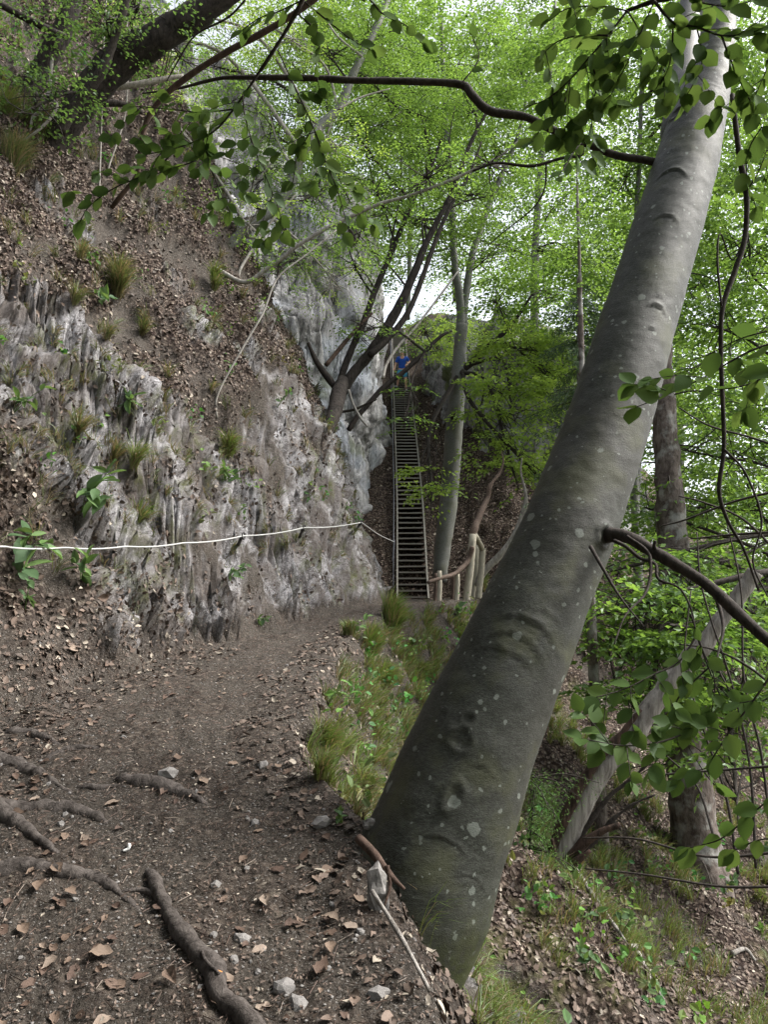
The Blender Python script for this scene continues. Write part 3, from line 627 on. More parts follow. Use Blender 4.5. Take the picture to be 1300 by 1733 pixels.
def sprays(cen, d, up, scale, lsize, pal, rng, tpl=LEAF4, tf=LEAF4F, tilt=.45, droop=.25):
    """leafy fans: cen (N,3), d heading, up plane normal"""
    d = unit(d); sd_ = unit(np.cross(d, up)); up = np.cross(sd_, d); n, k = len(cen), len(SP_P); sc = np.broadcast_to(scale, (n,))[:, None, None]
    p, a = SP_P[None], SP_A[None]
    pos = cen[:, None] + sc * (p[..., 0:1] * d[:, None] + p[..., 1:2] * sd_[:, None]); pos[..., 2] -= (droop * sc * p[..., 0:1] ** 2)[..., 0]
    pos += rng.normal(0, .03, pos.shape) * sc
    ax = a[..., 0:1] * d[:, None] + a[..., 1:2] * sd_[:, None]; ax = ax + rng.normal(0, .22, ax.shape); ax[..., 2] -= .22
    nr = up[:, None] + rng.normal(0, tilt, ax.shape)
    pos, ax, nr = pos.reshape(-1, 3), ax.reshape(-1, 3), nr.reshape(-1, 3); m = len(pos)
    keep = rng.random(m) < .92; pos, ax, nr = pos[keep], ax[keep], nr[keep]; m = len(pos)
    lo, hi = np.array(pal[0]), np.array(pal[1]); tone = np.repeat(rng.random(n), k)[keep] * .6 + rng.random(m) * .4
    col = lo + (hi - lo) * tone[:, None]
    return leaves(pos, ax, nr, lsize * rng.uniform(.7, 1.25, m), tpl, tf, col)
PAL_B = ((0.056, 0.118, 0.025), (0.195, 0.315, 0.072)); PAL_F = ((0.075, 0.142, 0.036), (0.215, 0.325, 0.09)); PAL_LIFT = ((0.15, 0.25, 0.045), (0.34, 0.47, 0.11)); PAL_D = ((0.035, 0.085, 0.018), (0.09, 0.17, 0.035)); PAL_G = ((0.05, 0.10, 0.03), (0.12, 0.20, 0.06))
def crown(parent, blobs, lsize, scale, pal, seed, limb_from=None, limb_mat='branch', tpl=LEAF4, tf=LEAF4F, twigs=True, tilt=.5, name='crown'):
    """blobs: (centre, (rx,ry,rz), number of fans). Fans sit in layers, heavier towards the outside, with gaps"""
    rng = np.random.default_rng(seed); VV, FF, CC, n0 = [], [], [], 0; tw = MB()
    for c, rad, ns in blobs:
        c = np.array(c, float); rad = np.broadcast_to(np.array(rad, float), (3,))
        q = unit(rng.normal(size=(ns * 2, 3))) * (rng.random((ns * 2, 1)) ** .42)
        pos = c + q * rad
        keep = (fbm(pos * (1.5 / rad.mean()) + seed, 2) > -.28)
        pos = pos[keep][:ns]; q = q[keep][:ns]
        pos[:, 2] += .18 * np.sin(pos[:, 2] * 7 / max(.6, rad[2]))              # layered shelves
        d = q * np.array([1, 1, .25]) + rng.normal(0, .5, q.shape); d[:, 2] *= .35
        up = np.array([0, 0, 1.0]) + rng.normal(0, .28, q.shape)
        V, Fc, C = sprays(pos, d, up, scale * rng.uniform(.7, 1.3, len(pos)), lsize, pal, rng, tpl, tf, tilt)
        VV.append(V); FF.append(Fc + n0); CC.append(C); n0 += len(V)
        if limb_from is not None:
            L = np.array(limb_from); s = L[np.argmin(np.linalg.norm(L - (c - np.array([0, 0, rad[2] * .8])), axis=1))]
            mid = (s + c) / 2 + rng.normal(0, .12, 3) * np.linalg.norm(c - s) + np.array([0, 0, .08 * np.linalg.norm(c - s)])
            P = catmull([s, mid, c, c + (c - mid) * .5], 20); r0 = .012 * (1 + np.linalg.norm(c - s)) 
            tw.tube(P, np.linspace(r0, .008, 20), 6)
            if twigs:
                for k in rng.choice(len(pos), min(len(pos), 22), replace=False):
                    a = P[rng.integers(6, 19)]; b = pos[k]; m_ = (a + b) / 2 + rng.normal(0, .08, 3) * np.linalg.norm(b - a)
                    tw.tube(catmull([a, m_, b], 6), np.linspace(.011, .004, 6), 3, False)
    o = add(name, np.concatenate(VV), np.concatenate(FF), M['foliage'], parent, col=np.concatenate(CC), smooth=False); tag(o, kind='stuff')
    if tw.n: tag(tw.build('branchwork', M[limb_mat], parent), kind='stuff')
    return o
def traced(pts, Y0, Y1=None, g=1.0):
    Y1 = Y0 if Y1 is None else Y1; n = len(pts); out = []
    for i, (u, v) in enumerate(pts): out.append(at(u, v, Y0 + (Y1 - Y0) * (i / max(1, n - 1)) ** g))
    return np.array(out)
def pxr(w, Y): return np.asarray(w, float) / 2 * Y / F
def stem(name, pts, w, Y0, Y1, mat, parent, seg=10, rough=None, n=None, down=0.0):
    P = traced(pts, Y0, Y1); w = np.broadcast_to(np.asarray(w, float), (len(pts),)) if np.ndim(w) == 0 or len(w) == len(pts) else np.interp(np.linspace(0, 1, len(pts)), np.linspace(0, 1, len(w)), w)
    r = w / 2 * P[:, 1] / F
    if down: P = np.vstack([P[0] - np.array([0, 0, down]), P]); r = np.concatenate([[r[0] * 1.15], r])
    tube(name, P, r, M[mat], parent, seg=seg, rough=(r.max() * .10 if rough is None else rough), freq=5.0, n=n)
    return P

# ---------------------------------------------------------------- the leaning beech in front
bt = empty('leaning_beech', snap(.30, 3.5), 'thick smooth grey beech trunk with pale lichen spots leaning over the ravine beside the path', 'tree')
tk = [(575, 1790, 232, 3.45), (648, 1640, 228, 3.48), (706, 1500, 226, 3.5), (756, 1380, 218, 3.54), (823, 1210, 192, 3.62), (917, 1000, 163, 3.74), (981, 850, 151, 3.84), (1034, 700, 140, 3.96), (1079, 550, 130, 4.08), (1125, 400, 122, 4.22), (1158, 290, 112, 4.33), (1178, 215, 101, 4.4), (1194, 165, 84, 4.45), (1208, 110, 66, 4.5), (1218, 40, 60, 4.58), (1226, -60, 56, 4.7), (1232, -260, 50, 5.0)]
TP = np.array([at(u, v, y) for u, v, w, y in tk]); TR = np.array([w / 2 * y / F / CP for u, v, w, y in tk])
NRING, NSEG = 640, 136
cen = catmull(TP, NRING); rad = np.interp(np.linspace(0, len(tk) - 1, NRING), np.arange(len(tk)), TR)
V, Fb = tube_arrays(cen, rad, NSEG); nb = NRING * NSEG
cc = cen.repeat(NSEG, 0); dv = unit(V[:nb] - cc); Tg = unit(np.gradient(cen, axis=0)).repeat(NSEG, 0); Sg = np.cross(Tg, dv); rr = rad.repeat(NSEG)
disp = .006 * rr / .2 * fbm(V[:nb] * 2.4, 3) + .0016 * fbm(V[:nb] * np.array([14, 14, 22]), 3)
zz_ = V[:nb, 2]; disp += .0006 * ridged(np.stack([V[:nb, 0] * 3, V[:nb, 1] * 3, (V[:nb] * Tg).sum(1) * 22], 1), 2) * sstep(-.1, .5, fbm(V[:nb] * 3 + 20, 2))
disp += .03 * sstep(.75, .25, zz_) * (.5 + fbm(V[:nb] * 1.8 + 4, 2))             # flare at the foot
uu, vv = proj(V[:nb]); front = (dv * unit(np.array([0, 0, CAM_Z]) - V[:nb])).sum(1) > .05
SCM = np.zeros(nb)
def scar(u, v, wid, hgt, amp, kind='brow', curve=.55):
    amp = amp * .5
    global disp, SCM
    dd = np.where(front, (uu - u) ** 2 + (vv - v) ** 2, 1e9); c = V[np.argmin(dd)]
    q = V[:nb] - c; a = (q * Tg).sum(1); b = (q * Sg).sum(1); near = (np.linalg.norm(q, axis=1) < wid * 2.5) & ((dv * dv[np.argmin(dd)]).sum(1) > 0)
    if kind == 'brow':
        e_ = a + curve * b * b / wid - hgt * .3 + .006 * fbm(q * 25 + u, 2)
        disp += near * amp * (np.exp(-(e_ / hgt) ** 2) - .7 * np.exp(-((e_ + hgt * 1.5) / hgt) ** 2)) * np.exp(-(b / wid) ** 4); SCM = np.maximum(SCM, near * .8 * np.exp(-((e_ + hgt * 1.3) / hgt) ** 2) * np.exp(-(b / wid) ** 4))
    else:
        r_ = np.sqrt((a / hgt) ** 2 + (b / wid) ** 2) + .35 * fbm(q * 18 + u, 3)
        disp += near * amp * .8 * (np.exp(-((r_ - 1) / .3) ** 2) - .7 * np.exp(-(r_ / .8) ** 4)); SCM = np.maximum(SCM, near * np.clip(.25 + .9 * fbm(V[:nb] * 40, 2), 0, .85) * np.exp(-(r_ / .95) ** 6))
for a in [(1140, 285, .075, .009, .016), (1130, 362, .06, .009, .014), (1115, 515, .055, .010, .018), (1105, 555, .02, .006, .012), (1060, 640, .03, .004, .005), (1120, 500, .03, .005, .008), (900, 1050, .15, .009, .013, 'brow', .4), (880, 1075, .14, .008, .012, 'brow', .5), (860, 1100, .13, .008, .011, 'brow', .3), (930, 1040, .08, .006, .008),
          (970, 780, .03, .004, .004), (820, 1300, .09, .005, .006), (760, 1420, .10, .006, .007, 'brow', .3), (800, 1480, .10, .005, .006)]: scar(*a)
for a in [(790, 1215, .030, .030, .014, 'eye'), (780, 1250, .055, .05, .014, 'eye'), (752, 1205, .018, .02, .012, 'eye'), (770, 1350, .035, .065, .016, 'eye'), (765, 1240, .012, .016, .012, 'eye'), (1025, 905, .05, .05, .02, 'eye'), (1148, 190, .05, .04, .02, 'eye'), (1100, 420, .012, .012, .008, 'eye'), (975, 905, .014, .010, .006, 'eye')]: scar(*a)
V[:nb] += dv * disp[:, None]
mz = np.concatenate([sstep(.55, .15, zz_) * .9, [0, 0]])
add('trunk', V, Fb, M['beech'], bt, attrs=dict(moss=mz, scar=np.concatenate([SCM, [0, 0]])))
# shoulder where a second limb leaves the trunk
tube('limb', [at(1166, 330, 4.36), at(1157, 265, 4.40), at(1153, 215, 4.46), at(1156, 165, 4.62), at(1162, 100, 5.0), at(1168, 0, 5.7), at(1160, -150, 6.8)], [.10, .125, .12, .10, .085, .075, .06], M['beech'], bt, seg=20, rough=.006, n=60)
BR1 = stem('branch', [(1012, 905), (1035, 905), (1065, 910), (1110, 936), (1160, 965), (1210, 1000), (1260, 1048), (1330, 1105), (1420, 1150)], [34, 25, 21, 21, 20, 20, 20, 20, 18], 3.72, 2.95, 'branch', bt, 12)
stem('twig', [(1112, 935), (1108, 925), (1110, 915)], [9, 7, 5], 3.42, 3.4, 'branch', bt, 6)
BR2 = stem('branch', [(1125, 278), (1088, 270), (1040, 262), (985, 240), (940, 222), (890, 198), (830, 188), (800, 162), (780, 143), (700, 138), (600, 136), (520, 132), (430, 131), (370, 133), (300, 150), (240, 158)], [15, 13, 13, 13, 13, 14, 16, 15, 14, 13, 12, 11, 9, 7, 5, 3], 4.34, 4.7, 'branch', bt, 12)
stem('twig', [(985, 240), (985, 262), (950, 268), (900, 281), (840, 276), (800, 290)], [6, 6, 6, 6, 5, 4], 4.4, 4.5, 'branch', bt, 6)
stem('twig', [(925, 278), (922, 320), (900, 355), (850, 395), (800, 440)], [4, 3, 3, 2, 1], 4.45, 4.6, 'branch', bt, 6)
for pts in ([(1062, 908), (1100, 940), (1095, 1000), (1060, 1040), (1040, 1090)], [(1040, 915), (1060, 925), (1085, 945), (1110, 955), (1115, 980), (1150, 995), (1170, 1030), (1180, 1075), (1200, 1130), (1225, 1190)], [(1210, 1000), (1225, 1060), (1215, 1120), (1235, 1170)], [(1000, 925), (1020, 960), (1050, 1010), (1090, 1060)]):
    stem('twig', pts, [7, 6, 3.5, 2], 3.5, 3.1, 'branch', bt, 6)

# single near leaves, each an object
def leaf_variant(seed):
    r = np.random.default_rng(seed); ys = np.array([0, .10, .28, .48, .68, .86, 1.0]); wd = np.array([0, .20, .33, .36, .30, .15, 0]) * r.uniform(.92, 1.08, 7)
    V = []; bend = r.uniform(-.10, .04); cur = r.uniform(.04, .12)
    for y, w in zip(ys, wd):
        zc = bend * y * y * 1.2
        V += [(-w, y, zc + cur * (w / .33) + .012 * r.normal()), (0, y, zc), (w, y, zc + cur * (w / .33) + .012 * r.normal())]
    Fq = []
    for i in range(6):
        a = 3 * i; Fq += [(a, a + 1, a + 4, a + 3), (a + 1, a + 2, a + 5, a + 4)]
    return mesh_data('leaf', np.array(V), np.array(Fq), M['leaf'])
LV = [leaf_variant(k) for k in range(6)]
HAZE_VIEW = np.array([0, 0, CAM_Z])
def near_leaf(parent, pos, axis, nrm, size):
    ax = unit(np.asarray(axis, float)); sd_ = unit(np.cross(ax, nrm)); up = np.cross(sd_, ax); p = np.array(pos) - np.array(WL(parent))
    m = Matrix(((sd_[0] * size, ax[0] * size, up[0] * size, p[0]), (sd_[1] * size, ax[1] * size, up[1] * size, p[1]), (sd_[2] * size, ax[2] * size, up[2] * size, p[2]), (0, 0, 0, 1)))
    o = link(bpy.data.objects.new('leaf', random.choice(LV)), parent); o.matrix_basis = m; return o
def leafy_twig(parent, pts, w, Y0, Y1, size=.075, step=.032, side=True, seed=0, start=.12, mat='branch', face=.55):
    """a bare twig with alternate leaves and short side shoots"""
    r = np.random.default_rng(seed + 1000); P = catmull(traced(pts, Y0, Y1), 60); L = np.concatenate([[0], np.cumsum(np.linalg.norm(np.diff(P, axis=0), axis=1))])
    rr_ = np.linspace(w, max(1.6, w * .3), 60) / 2 * P[:, 1] / F; V, Ft_ = tube_arrays(P, rr_, 6); tw = add('twig', V, Ft_, M[mat], parent)
    def put(p, t, k, sz):
        view = unit(HAZE_VIEW - p); a = r.uniform(.5, 1.0) * (1 if k % 2 else -1)
        nr = unit(view * face + np.array([0, 0, .55]) + r.normal(0, .38, 3)); sd_ = unit(np.cross(t, nr))
        near_leaf(tw, p, math.cos(a) * t + math.sin(a) * sd_ + np.array([0, 0, -.25]) + r.normal(0, .12, 3), nr, sz * r.uniform(.72, 1.18))
    s = L[-1] * start; k = 0; nxt = s + .06
    T, N, B = frames(P)
    while s < L[-1]:
        i = min(59, int(np.searchsorted(L, s))); put(P[i], T[i], k, size)
        if side and s > nxt and s < L[-1] * .95:
            nxt = s + r.uniform(.07, .13); sgn = 1 if r.random() < .5 else -1
            view = unit(HAZE_VIEW - P[i]); sd_ = unit(np.cross(T[i], unit(view + np.array([0, 0, .4])))) * sgn
            dr = unit(T[i] * .55 + sd_ * .8 + r.normal(0, .25, 3) + np.array([0, 0, -.12])); ln = r.uniform(.08, .20)
            Q = catmull([P[i], P[i] + dr * ln * .5, P[i] + dr * ln + np.array([0, 0, -.02])], 8); V, Ft_ = tube_arrays(Q, np.linspace(.0022, .0011, 8), 4, False)
            sh = add('twig', V, Ft_, M[mat], tw) if False else None
            SHOOT.append((V, Ft_, parent))
            Tq = unit(np.gradient(Q, axis=0))
            for kk, j in enumerate((2, 4, 6, 7, 7)): put(Q[j], Tq[j], kk, size * .92)
        s += step * r.uniform(.7, 1.4); k += 1
    put(P[-1], T[-1], 0, size)
SHOOT = []
def flush_shoots(mat='branch'):
    by = {}
    for V, Fs, p in SHOOT: by.setdefault(p.name, (p, []))[1].append((V, Fs))
    for p, lst in by.values():
        mb = MB()
        for V, Fs in lst:
            for f in Fs: mb.F4.append(f + mb.n)
            mb.V.append(V); mb.n += len(V)
        tag(mb.build('shoot', M[mat], p), kind='stuff')
    SHOOT.clear()
# leaves of the leaning beech: low on the right
for i, (pts, w, y0, y1) in enumerate([
    ([(1180, 1075), (1150, 1120), (1110, 1140), (1060, 1165), (1010, 1180)], 4, 3.0, 2.9), ([(1225, 1190), (1180, 1230), (1120, 1255), (1060, 1262), (985, 1250)], 4, 3.0, 2.8),
    ([(1170, 1040), (1190, 1100), (1210, 1150), (1205, 1210)], 3, 3.0, 2.95), ([(1200, 1130), (1150, 1180), (1130, 1240), (1110, 1290)], 3, 3.0, 3.05),
    ([(1330, 1105), (1280, 1180), (1235, 1240), (1200, 1300), (1215, 1330)], 4, 2.8, 2.9), ([(1330, 1330), (1270, 1380), (1220, 1420), (1165, 1435)], 3, 2.8, 3.0),
    ([(1380, 1440), (1300, 1420), (1240, 1440)], 3, 2.8, 3.0)]):
    leafy_twig(bt, pts, w, y0 + .15, y1 + .15, .085, .060, i in (0, 1, 2, 4), i)
# leaf fans on the long level branch
for i, (pts, w, y0, y1) in enumerate([([(985, 240), (970, 260), (955, 285), (945, 300)], 3, 3.9, 3.8), ([(780, 143), (810, 100), (800, 60)], 3, 4.2, 4.2)]):
    leafy_twig(bt, pts, w, y0, y1, .07, .07, False, 20 + i)
flush_shoots()

# ---------------------------------------------------------------- leafy boughs hanging into the frame from trees outside it
ob = empty('overhanging_bough', at(1120, -60, 2.7), 'leafy beech bough hanging in front of the top of the leaning trunk', 'branch')
stem('bough', [(1330, -150), (1240, -60), (1150, -10), (1108, 2), (1062, 18)], [18, 14, 12, 10, 7], 2.5, 2.8, 'branch', ob, 8)
for i, (pts, w, y0, y1) in enumerate([
    ([(1062, 18), (1030, 60), (1000, 95), (965, 135), (930, 165), (895, 180)], 5, 2.8, 2.9), ([(1108, 2), (1140, 38), (1180, 46), (1222, 60), (1270, 56), (1310, 40)], 6, 2.7, 2.5),
    ([(1222, 60), (1235, 95), (1255, 140), (1275, 180), (1290, 215)], 4, 2.6, 2.6), ([(1140, 38), (1138, 80), (1130, 120), (1100, 165)], 4, 2.7, 2.75),
    ([(1000, 95), (1010, 150), (985, 200), (970, 240), (985, 275)], 4, 2.85, 2.9), ([(1180, 46), (1190, 100), (1175, 140), (1160, 165)], 3, 2.65, 2.7),
    ([(1030, 60), (985, 60), (945, 70), (915, 95)], 4, 2.8, 2.9), ([(1108, 2), (1070, 90), (1050, 130), (1030, 170)], 3, 2.7, 2.8), ([(1310, 40), (1300, 110), (1280, 160)], 3, 2.5, 2.6),
    ([(1290, 215), (1270, 250), (1265, 300), (1280, 350)], 3, 2.6, 2.7), ([(1150, -10), (1190, 5), (1240, 10), (1290, -5)], 4, 2.7, 2.6), ([(1062, 18), (1090, 60), (1115, 100), (1135, 140)], 3, 2.75, 2.8), ([(965, 135), (950, 190), (920, 215), (900, 240)], 3, 2.9, 2.95), ([(1062, 18), (1010, 10), (960, 15), (930, 35)], 3, 2.8, 2.9)]):
    leafy_twig(ob, pts, w, y0, y1, .084, .035, i in (0, 1, 3, 4, 5, 6, 7, 8), 40 + i)
flush_shoots()
ob = empty('overhanging_bough', at(515, -80, 3.2), 'leafy beech bough drooping across the bank at the upper left', 'branch')
stem('bough', [(600, -180), (540, -60), (512, 0), (488, 45), (460, 90), (440, 120)], [14, 12, 9, 8, 7, 6], 3.0, 3.2, 'branch', ob, 8)
for i, (pts, w, y0, y1) in enumerate([
    ([(440, 120), (420, 150), (395, 185), (370, 215), (345, 232), (300, 250), (245, 262)], 5, 3.2, 3.4), ([(410, 160), (415, 200), (430, 250), (450, 300), (470, 350), (482, 400)], 3, 3.2, 3.3),
    ([(470, 85), (500, 150), (530, 215), (550, 270), (570, 320), (585, 375), (580, 400)], 3, 3.2, 3.3), ([(512, 0), (560, 40), (600, 70), (630, 85)], 4, 3.1, 3.1), ([(540, -60), (620, -5), (650, 25), (690, 45), (715, 75)], 4, 3.0, 3.1),
    ([(300, 250), (270, 280), (235, 300), (190, 320), (150, 350), (135, 375)], 3, 3.4, 3.5), ([(345, 232), (355, 280), (375, 330), (395, 370)], 3, 3.35, 3.4), ([(395, 185), (340, 190), (290, 185), (230, 180)], 3, 3.3, 3.45),
    ([(345, 232), (330, 270), (290, 285), (250, 300)], 3, 3.35, 3.45), ([(530, 215), (505, 260), (495, 310)], 2.5, 3.25, 3.3), ([(512, 0), (470, 20), (440, 30), (410, 50)], 3, 3.1, 3.2), ([(500, 20), (540, 60), (535, 110), (540, 150)], 3, 3.1, 3.2)]):
    leafy_twig(ob, pts, w, y0, y1, .076, .042, i in (0, 1, 2, 5, 6, 7), 80 + i)
flush_shoots()
ob = empty('overhanging_bough', at(1256, 200, 2.9), 'dark crooked hanging bough with a few leaves right of the leaning trunk', 'branch')
stem('bough', [(1240, 160), (1252, 262), (1264, 325), (1262, 400), (1246, 455), (1224, 520), (1221, 600), (1224, 680), (1226, 760), (1218, 830), (1232, 880), (1260, 930), (1285, 1000)], [9, 10, 11, 11, 10, 9, 8, 8, 8, 7, 6, 5, 3], 3.1, 3.0, 'branch', ob, 8)
stem('twig', [(1226, 760), (1262, 800), (1290, 880), (1275, 950), (1300, 1010)], [5, 4, 4, 3, 2], 3.0, 2.9, 'branch', ob, 6)
stem('twig', [(1222, 520), (1215, 440), (1220, 395), (1240, 440), (1262, 400)], [4, 4, 3, 3, 3], 3.0, 3.1, 'branch', ob, 6)
for i, (pts, w, y0, y1) in enumerate([([(1340, 570), (1280, 590), (1240, 610), (1190, 640), (1120, 672), (1075, 690)], 4, 2.7, 2.8), ([(1340, 600), (1290, 640), (1250, 655), (1210, 660)], 4, 2.5, 2.6), ([(1300, 560), (1250, 575), (1200, 600), (1170, 610)], 3, 2.5, 2.6), ([(1264, 325), (1285, 290), (1300, 250)], 3, 3.0, 2.9)]):
    leafy_twig(ob, pts, w, y0, y1, .085, .06, i < 2, 120 + i)
flush_shoots()
br = empty('bare_branch', at(500, 20, 4.2), 'bare red brown branch slanting down behind the drooping leaves at upper left', 'branch')
stem('bough', [(640, -90), (560, -25), (500, 22), (440, 58), (380, 90), (320, 128), (275, 165), (248, 205), (236, 260), (232, 295), (205, 330), (188, 352)], [14, 13, 12, 12, 12, 11, 10, 10, 8, 8, 9, 7], 4.2, 4.6, 'brownbranch', br, 10)
stem('twig', [(415, 0), (385, 30), (330, 60), (300, 105), (280, 140)], [4, 4, 3, 3, 2], 4.3, 4.6, 'branch', br, 6)
# ---------------------------------------------------------------- slim beech between stairs and railing
def ell(u, v, Y, r, n): return (at(u, v, Y), r, n)
mt = empty('slim_beech', at(746, 965, 16.5), 'slim grey beech with a forked top standing right of the staircase', 'tree')
P0 = stem('trunk', [(744, 985), (748, 940), (757, 870), (764, 800), (771, 700), (777, 640), (779, 590), (782, 550)], [24, 27, 31, 31, 29, 27, 24, 20], 16.5, 16.8, 'beech2', mt, 18, n=60)
Pa = stem('limb', [(781, 560), (778, 500), (770, 450), (766, 370), (762, 300), (756, 220), (750, 120), (748, 20)], [17, 14, 13, 12, 11, 10, 8, 6], 16.8, 16.6, 'beech2', mt, 12)
Pb = stem('limb', [(783, 555), (790, 490), (800, 430), (815, 385), (830, 340), (850, 295), (880, 220), (900, 120)], [14, 13, 12, 12, 11, 9, 7, 5], 16.8, 17.6, 'beech2', mt, 12)
Pc = stem('limb', [(778, 630), (797, 615), (818, 596), (840, 575), (870, 545), (900, 500)], [13, 13, 12, 10, 7, 4], 16.7, 16.2, 'darkbark', mt, 10)
stem('knot', [(770, 712), (769, 706), (767, 700)], [9, 14, 8], 16.55, 16.35, 'darkbark', mt, 8)
LF = np.vstack([catmull(Pa, 30), catmull(Pb, 30), catmull(Pc, 20)])
crown(mt, [ell(760, 110, 16.5, (2.0, 1.6, 1.3), 300), ell(840, 250, 17.5, (1.8, 1.5, 1.3), 230), ell(700, 250, 16, (1.3, 1.3, 1.0), 130), ell(880, 120, 18, (1.8, 1.5, 1.5), 230), ell(840, 420, 17, (1.4, 1.2, .9), 130), ell(650, 90, 16.3, (1.5, 1.5, 1.3), 240),
           ell(935, 500, 17, (1.2, 1, .9), 120), ell(840, 510, 16.4, (.7, .7, .5), 50)],
      .09, .6, PAL_B, 5, LF)
crown(mt, [ell(885, 590, 15.2, (.8, .6, .7), 130), ell(865, 680, 14.8, (.9, .6, .6), 130), ell(930, 640, 15.2, (.7, .5, .6), 70), ell(860, 765, 14.6, (.7, .5, .3), 60), ell(905, 800, 14.4, (.5, .4, .25), 34), ell(730, 815, 14.2, (.42, .4, .2), 22)], .085, .5, PAL_LIFT, 6, LF)  # leaf colour lightened here in place of the light this shaded crown lacks

# ---------------------------------------------------------------- many stemmed tree on the edge of the bank
ms_ = empty('many_stemmed_tree', at(575, 690, 13.4), 'dark many stemmed tree growing from the bank edge left of the staircase', 'tree')
hb_ = hit(556, 720)
stem('stump', [(530, 770), (555, 725), (567, 695), (573, 665), (580, 645)], [16.0, 20.8, 27.2, 27.2, 20.8], hb_[1] + .1, 13.4, 'darkbark', ms_, 14, n=24)
Q1 = stem('stem', [(578, 665), (600, 630), (625, 600), (650, 562), (672, 525), (690, 488), (708, 445), (722, 410), (748, 360), (768, 320), (785, 270), (805, 225), (830, 180)], [19.2, 18.4, 18.4, 17.6, 16.8, 15.2, 13.6, 12.0, 10.4, 9.6, 8.0, 6.4, 4.8], 13.4, 14.2, 'darkbark', ms_, 12)
Q2 = stem('stem', [(572, 660), (582, 625), (600, 580), (618, 540), (632, 500), (655, 445), (680, 385), (705, 325), (730, 280), (748, 235)], [13.6, 12.8, 11.9, 11.9, 11.0, 10.2, 9.3, 8.5, 6.8, 5.1], 13.5, 14.6, 'darkbark', ms_, 10)
Q3 = stem('stem', [(625, 602), (655, 575), (690, 530), (715, 470), (740, 400), (765, 345), (795, 295), (815, 240)], [11.0, 11.0, 10.2, 9.3, 8.5, 6.8, 6.0, 3.4], 13.3, 13.9, 'darkbark', ms_, 10)
stem('stem', [(575, 665), (548, 630), (532, 605), (522, 580)], [13, 12, 9, 6], 13.3, 13.2, 'darkbark', ms_, 8)
stem('stem', [(552, 618), (575, 590), (605, 555), (630, 530)], [8, 8, 7, 5], 13.4, 13.9, 'brownbranch', ms_, 8)
stem('stem', [(648, 640), (655, 615), (675, 585), (705, 552), (745, 500), (775, 460)], [6, 5, 5, 4, 4, 3], 13.0, 14.0, 'palebranch', ms_, 8)
Q4 = stem('stem', [(590, 728), (605, 705), (625, 682), (650, 655), (685, 628), (715, 600), (745, 570), (765, 560)], [9, 9, 9, 9, 8, 8, 6, 4], 13.3, 13.6, 'darkbark', ms_, 8)
stem('stem', [(590, 660), (598, 685), (612, 710), (622, 722)], [6, 5, 4, 3], 13.2, 13.0, 'dead', ms_, 6)
stem('stem', [(578, 697), (600, 693), (622, 683), (638, 676)], [5, 5, 4, 2], 13.2, 13.1, 'darkbark', ms_, 6)
for pts in ([(655, 445), (668, 380), (678, 320), (680, 230)], [(722, 410), (715, 340), (700, 280)], [(690, 488), (650, 440), (620, 420)], [(748, 360), (790, 340), (840, 330)], [(632, 500), (600, 450), (580, 380)], [(680, 385), (640, 330), (620, 260)], [(770, 320), (760, 250), (770, 180)]): stem('twig', pts, [4, 3, 2], 14, 14.3, 'branch', ms_, 5, n=14)
LF = np.vstack([catmull(Q1, 40)[18:], catmull(Q2, 40)[18:], catmull(Q3, 30)[15:], catmull(Q4, 20)[14:]])
crown(ms_, [ell(640, 330, 14, (1.5, 1.2, 1.1), 130), ell(720, 370, 14.2, (1.2, 1, 1), 120), ell(600, 220, 14, (1.5, 1.2, 1.2), 140), ell(700, 190, 14.4, (1.3, 1.1, 1.1), 170), ell(800, 190, 14.5, (1.2, 1, 1), 150), ell(600, 450, 13.8, (.9, .8, .6), 50), ell(620, 560, 13.6, (.6, .5, .4), 26), ell(690, 690, 13.2, (.3, .3, .5), 18), ell(800, 330, 14.4, (1, 1, .8), 90), ell(720, 560, 13.4, (.35, .35, .25), 14)],
      .055, .42, PAL_B, 9, LF)

# ---------------------------------------------------------------- trees at the top of the bank
tl = empty('old_leaning_tree', hit(95, 240), 'thick dark rough barked tree leaning right from the top of the bank at upper left', 'tree')
Yl = hit(95, 240)[1]
K1 = stem('trunk', [(86, 262), (97, 232), (118, 200), (148, 160), (185, 118), (225, 88), (270, 62), (320, 32), (375, -5), (450, -60)], [52, 50, 52, 58, 62, 60, 56, 52, 46, 38], Yl, Yl - .4, 'darkbark', tl, 18, n=60, down=.5)
K2 = stem('limb', [(100, 225), (125, 180), (150, 150), (172, 120), (188, 80), (200, 45), (215, 0), (230, -60)], [22, 22, 20, 18, 16, 15, 14, 12], Yl - .5, Yl - .9, 'branch', tl, 10)
K3 = stem('limb', [(110, 205), (150, 180), (200, 175), (240, 190)], [18, 15, 12, 8], Yl - .1, Yl + .6, 'darkbark', tl, 10)
stem('limb', [(160, 140), (185, 148), (230, 143), (270, 135), (310, 128)], [14, 13, 12, 10, 7], Yl, Yl + .5, 'palebranch', tl, 8)
stem('limb', [(185, 45), (215, 25), (250, 0), (280, -30)], [16, 14, 13, 11], Yl - .2, Yl, 'palebranch', tl, 8)
tl2 = empty('old_upright_tree', hit(55, 130), 'dark upright trunk beside the leaning tree in the upper left corner', 'tree')
Yu = hit(55, 150)[1]
stem('trunk', [(50, 170), (62, 130), (85, 90), (105, 50), (122, 5), (135, -60)], [36, 36, 36, 36, 35, 32], Yu, Yu - .2, 'darkbark', tl2, 14, n=40, down=.5)
stem('limb', [(-40, -10), (0, 8), (30, 24), (62, 40), (92, 55), (110, 60)], [12, 13, 13, 14, 13, 10], Yu - .8, Yu - .3, 'branch', tl2, 8)
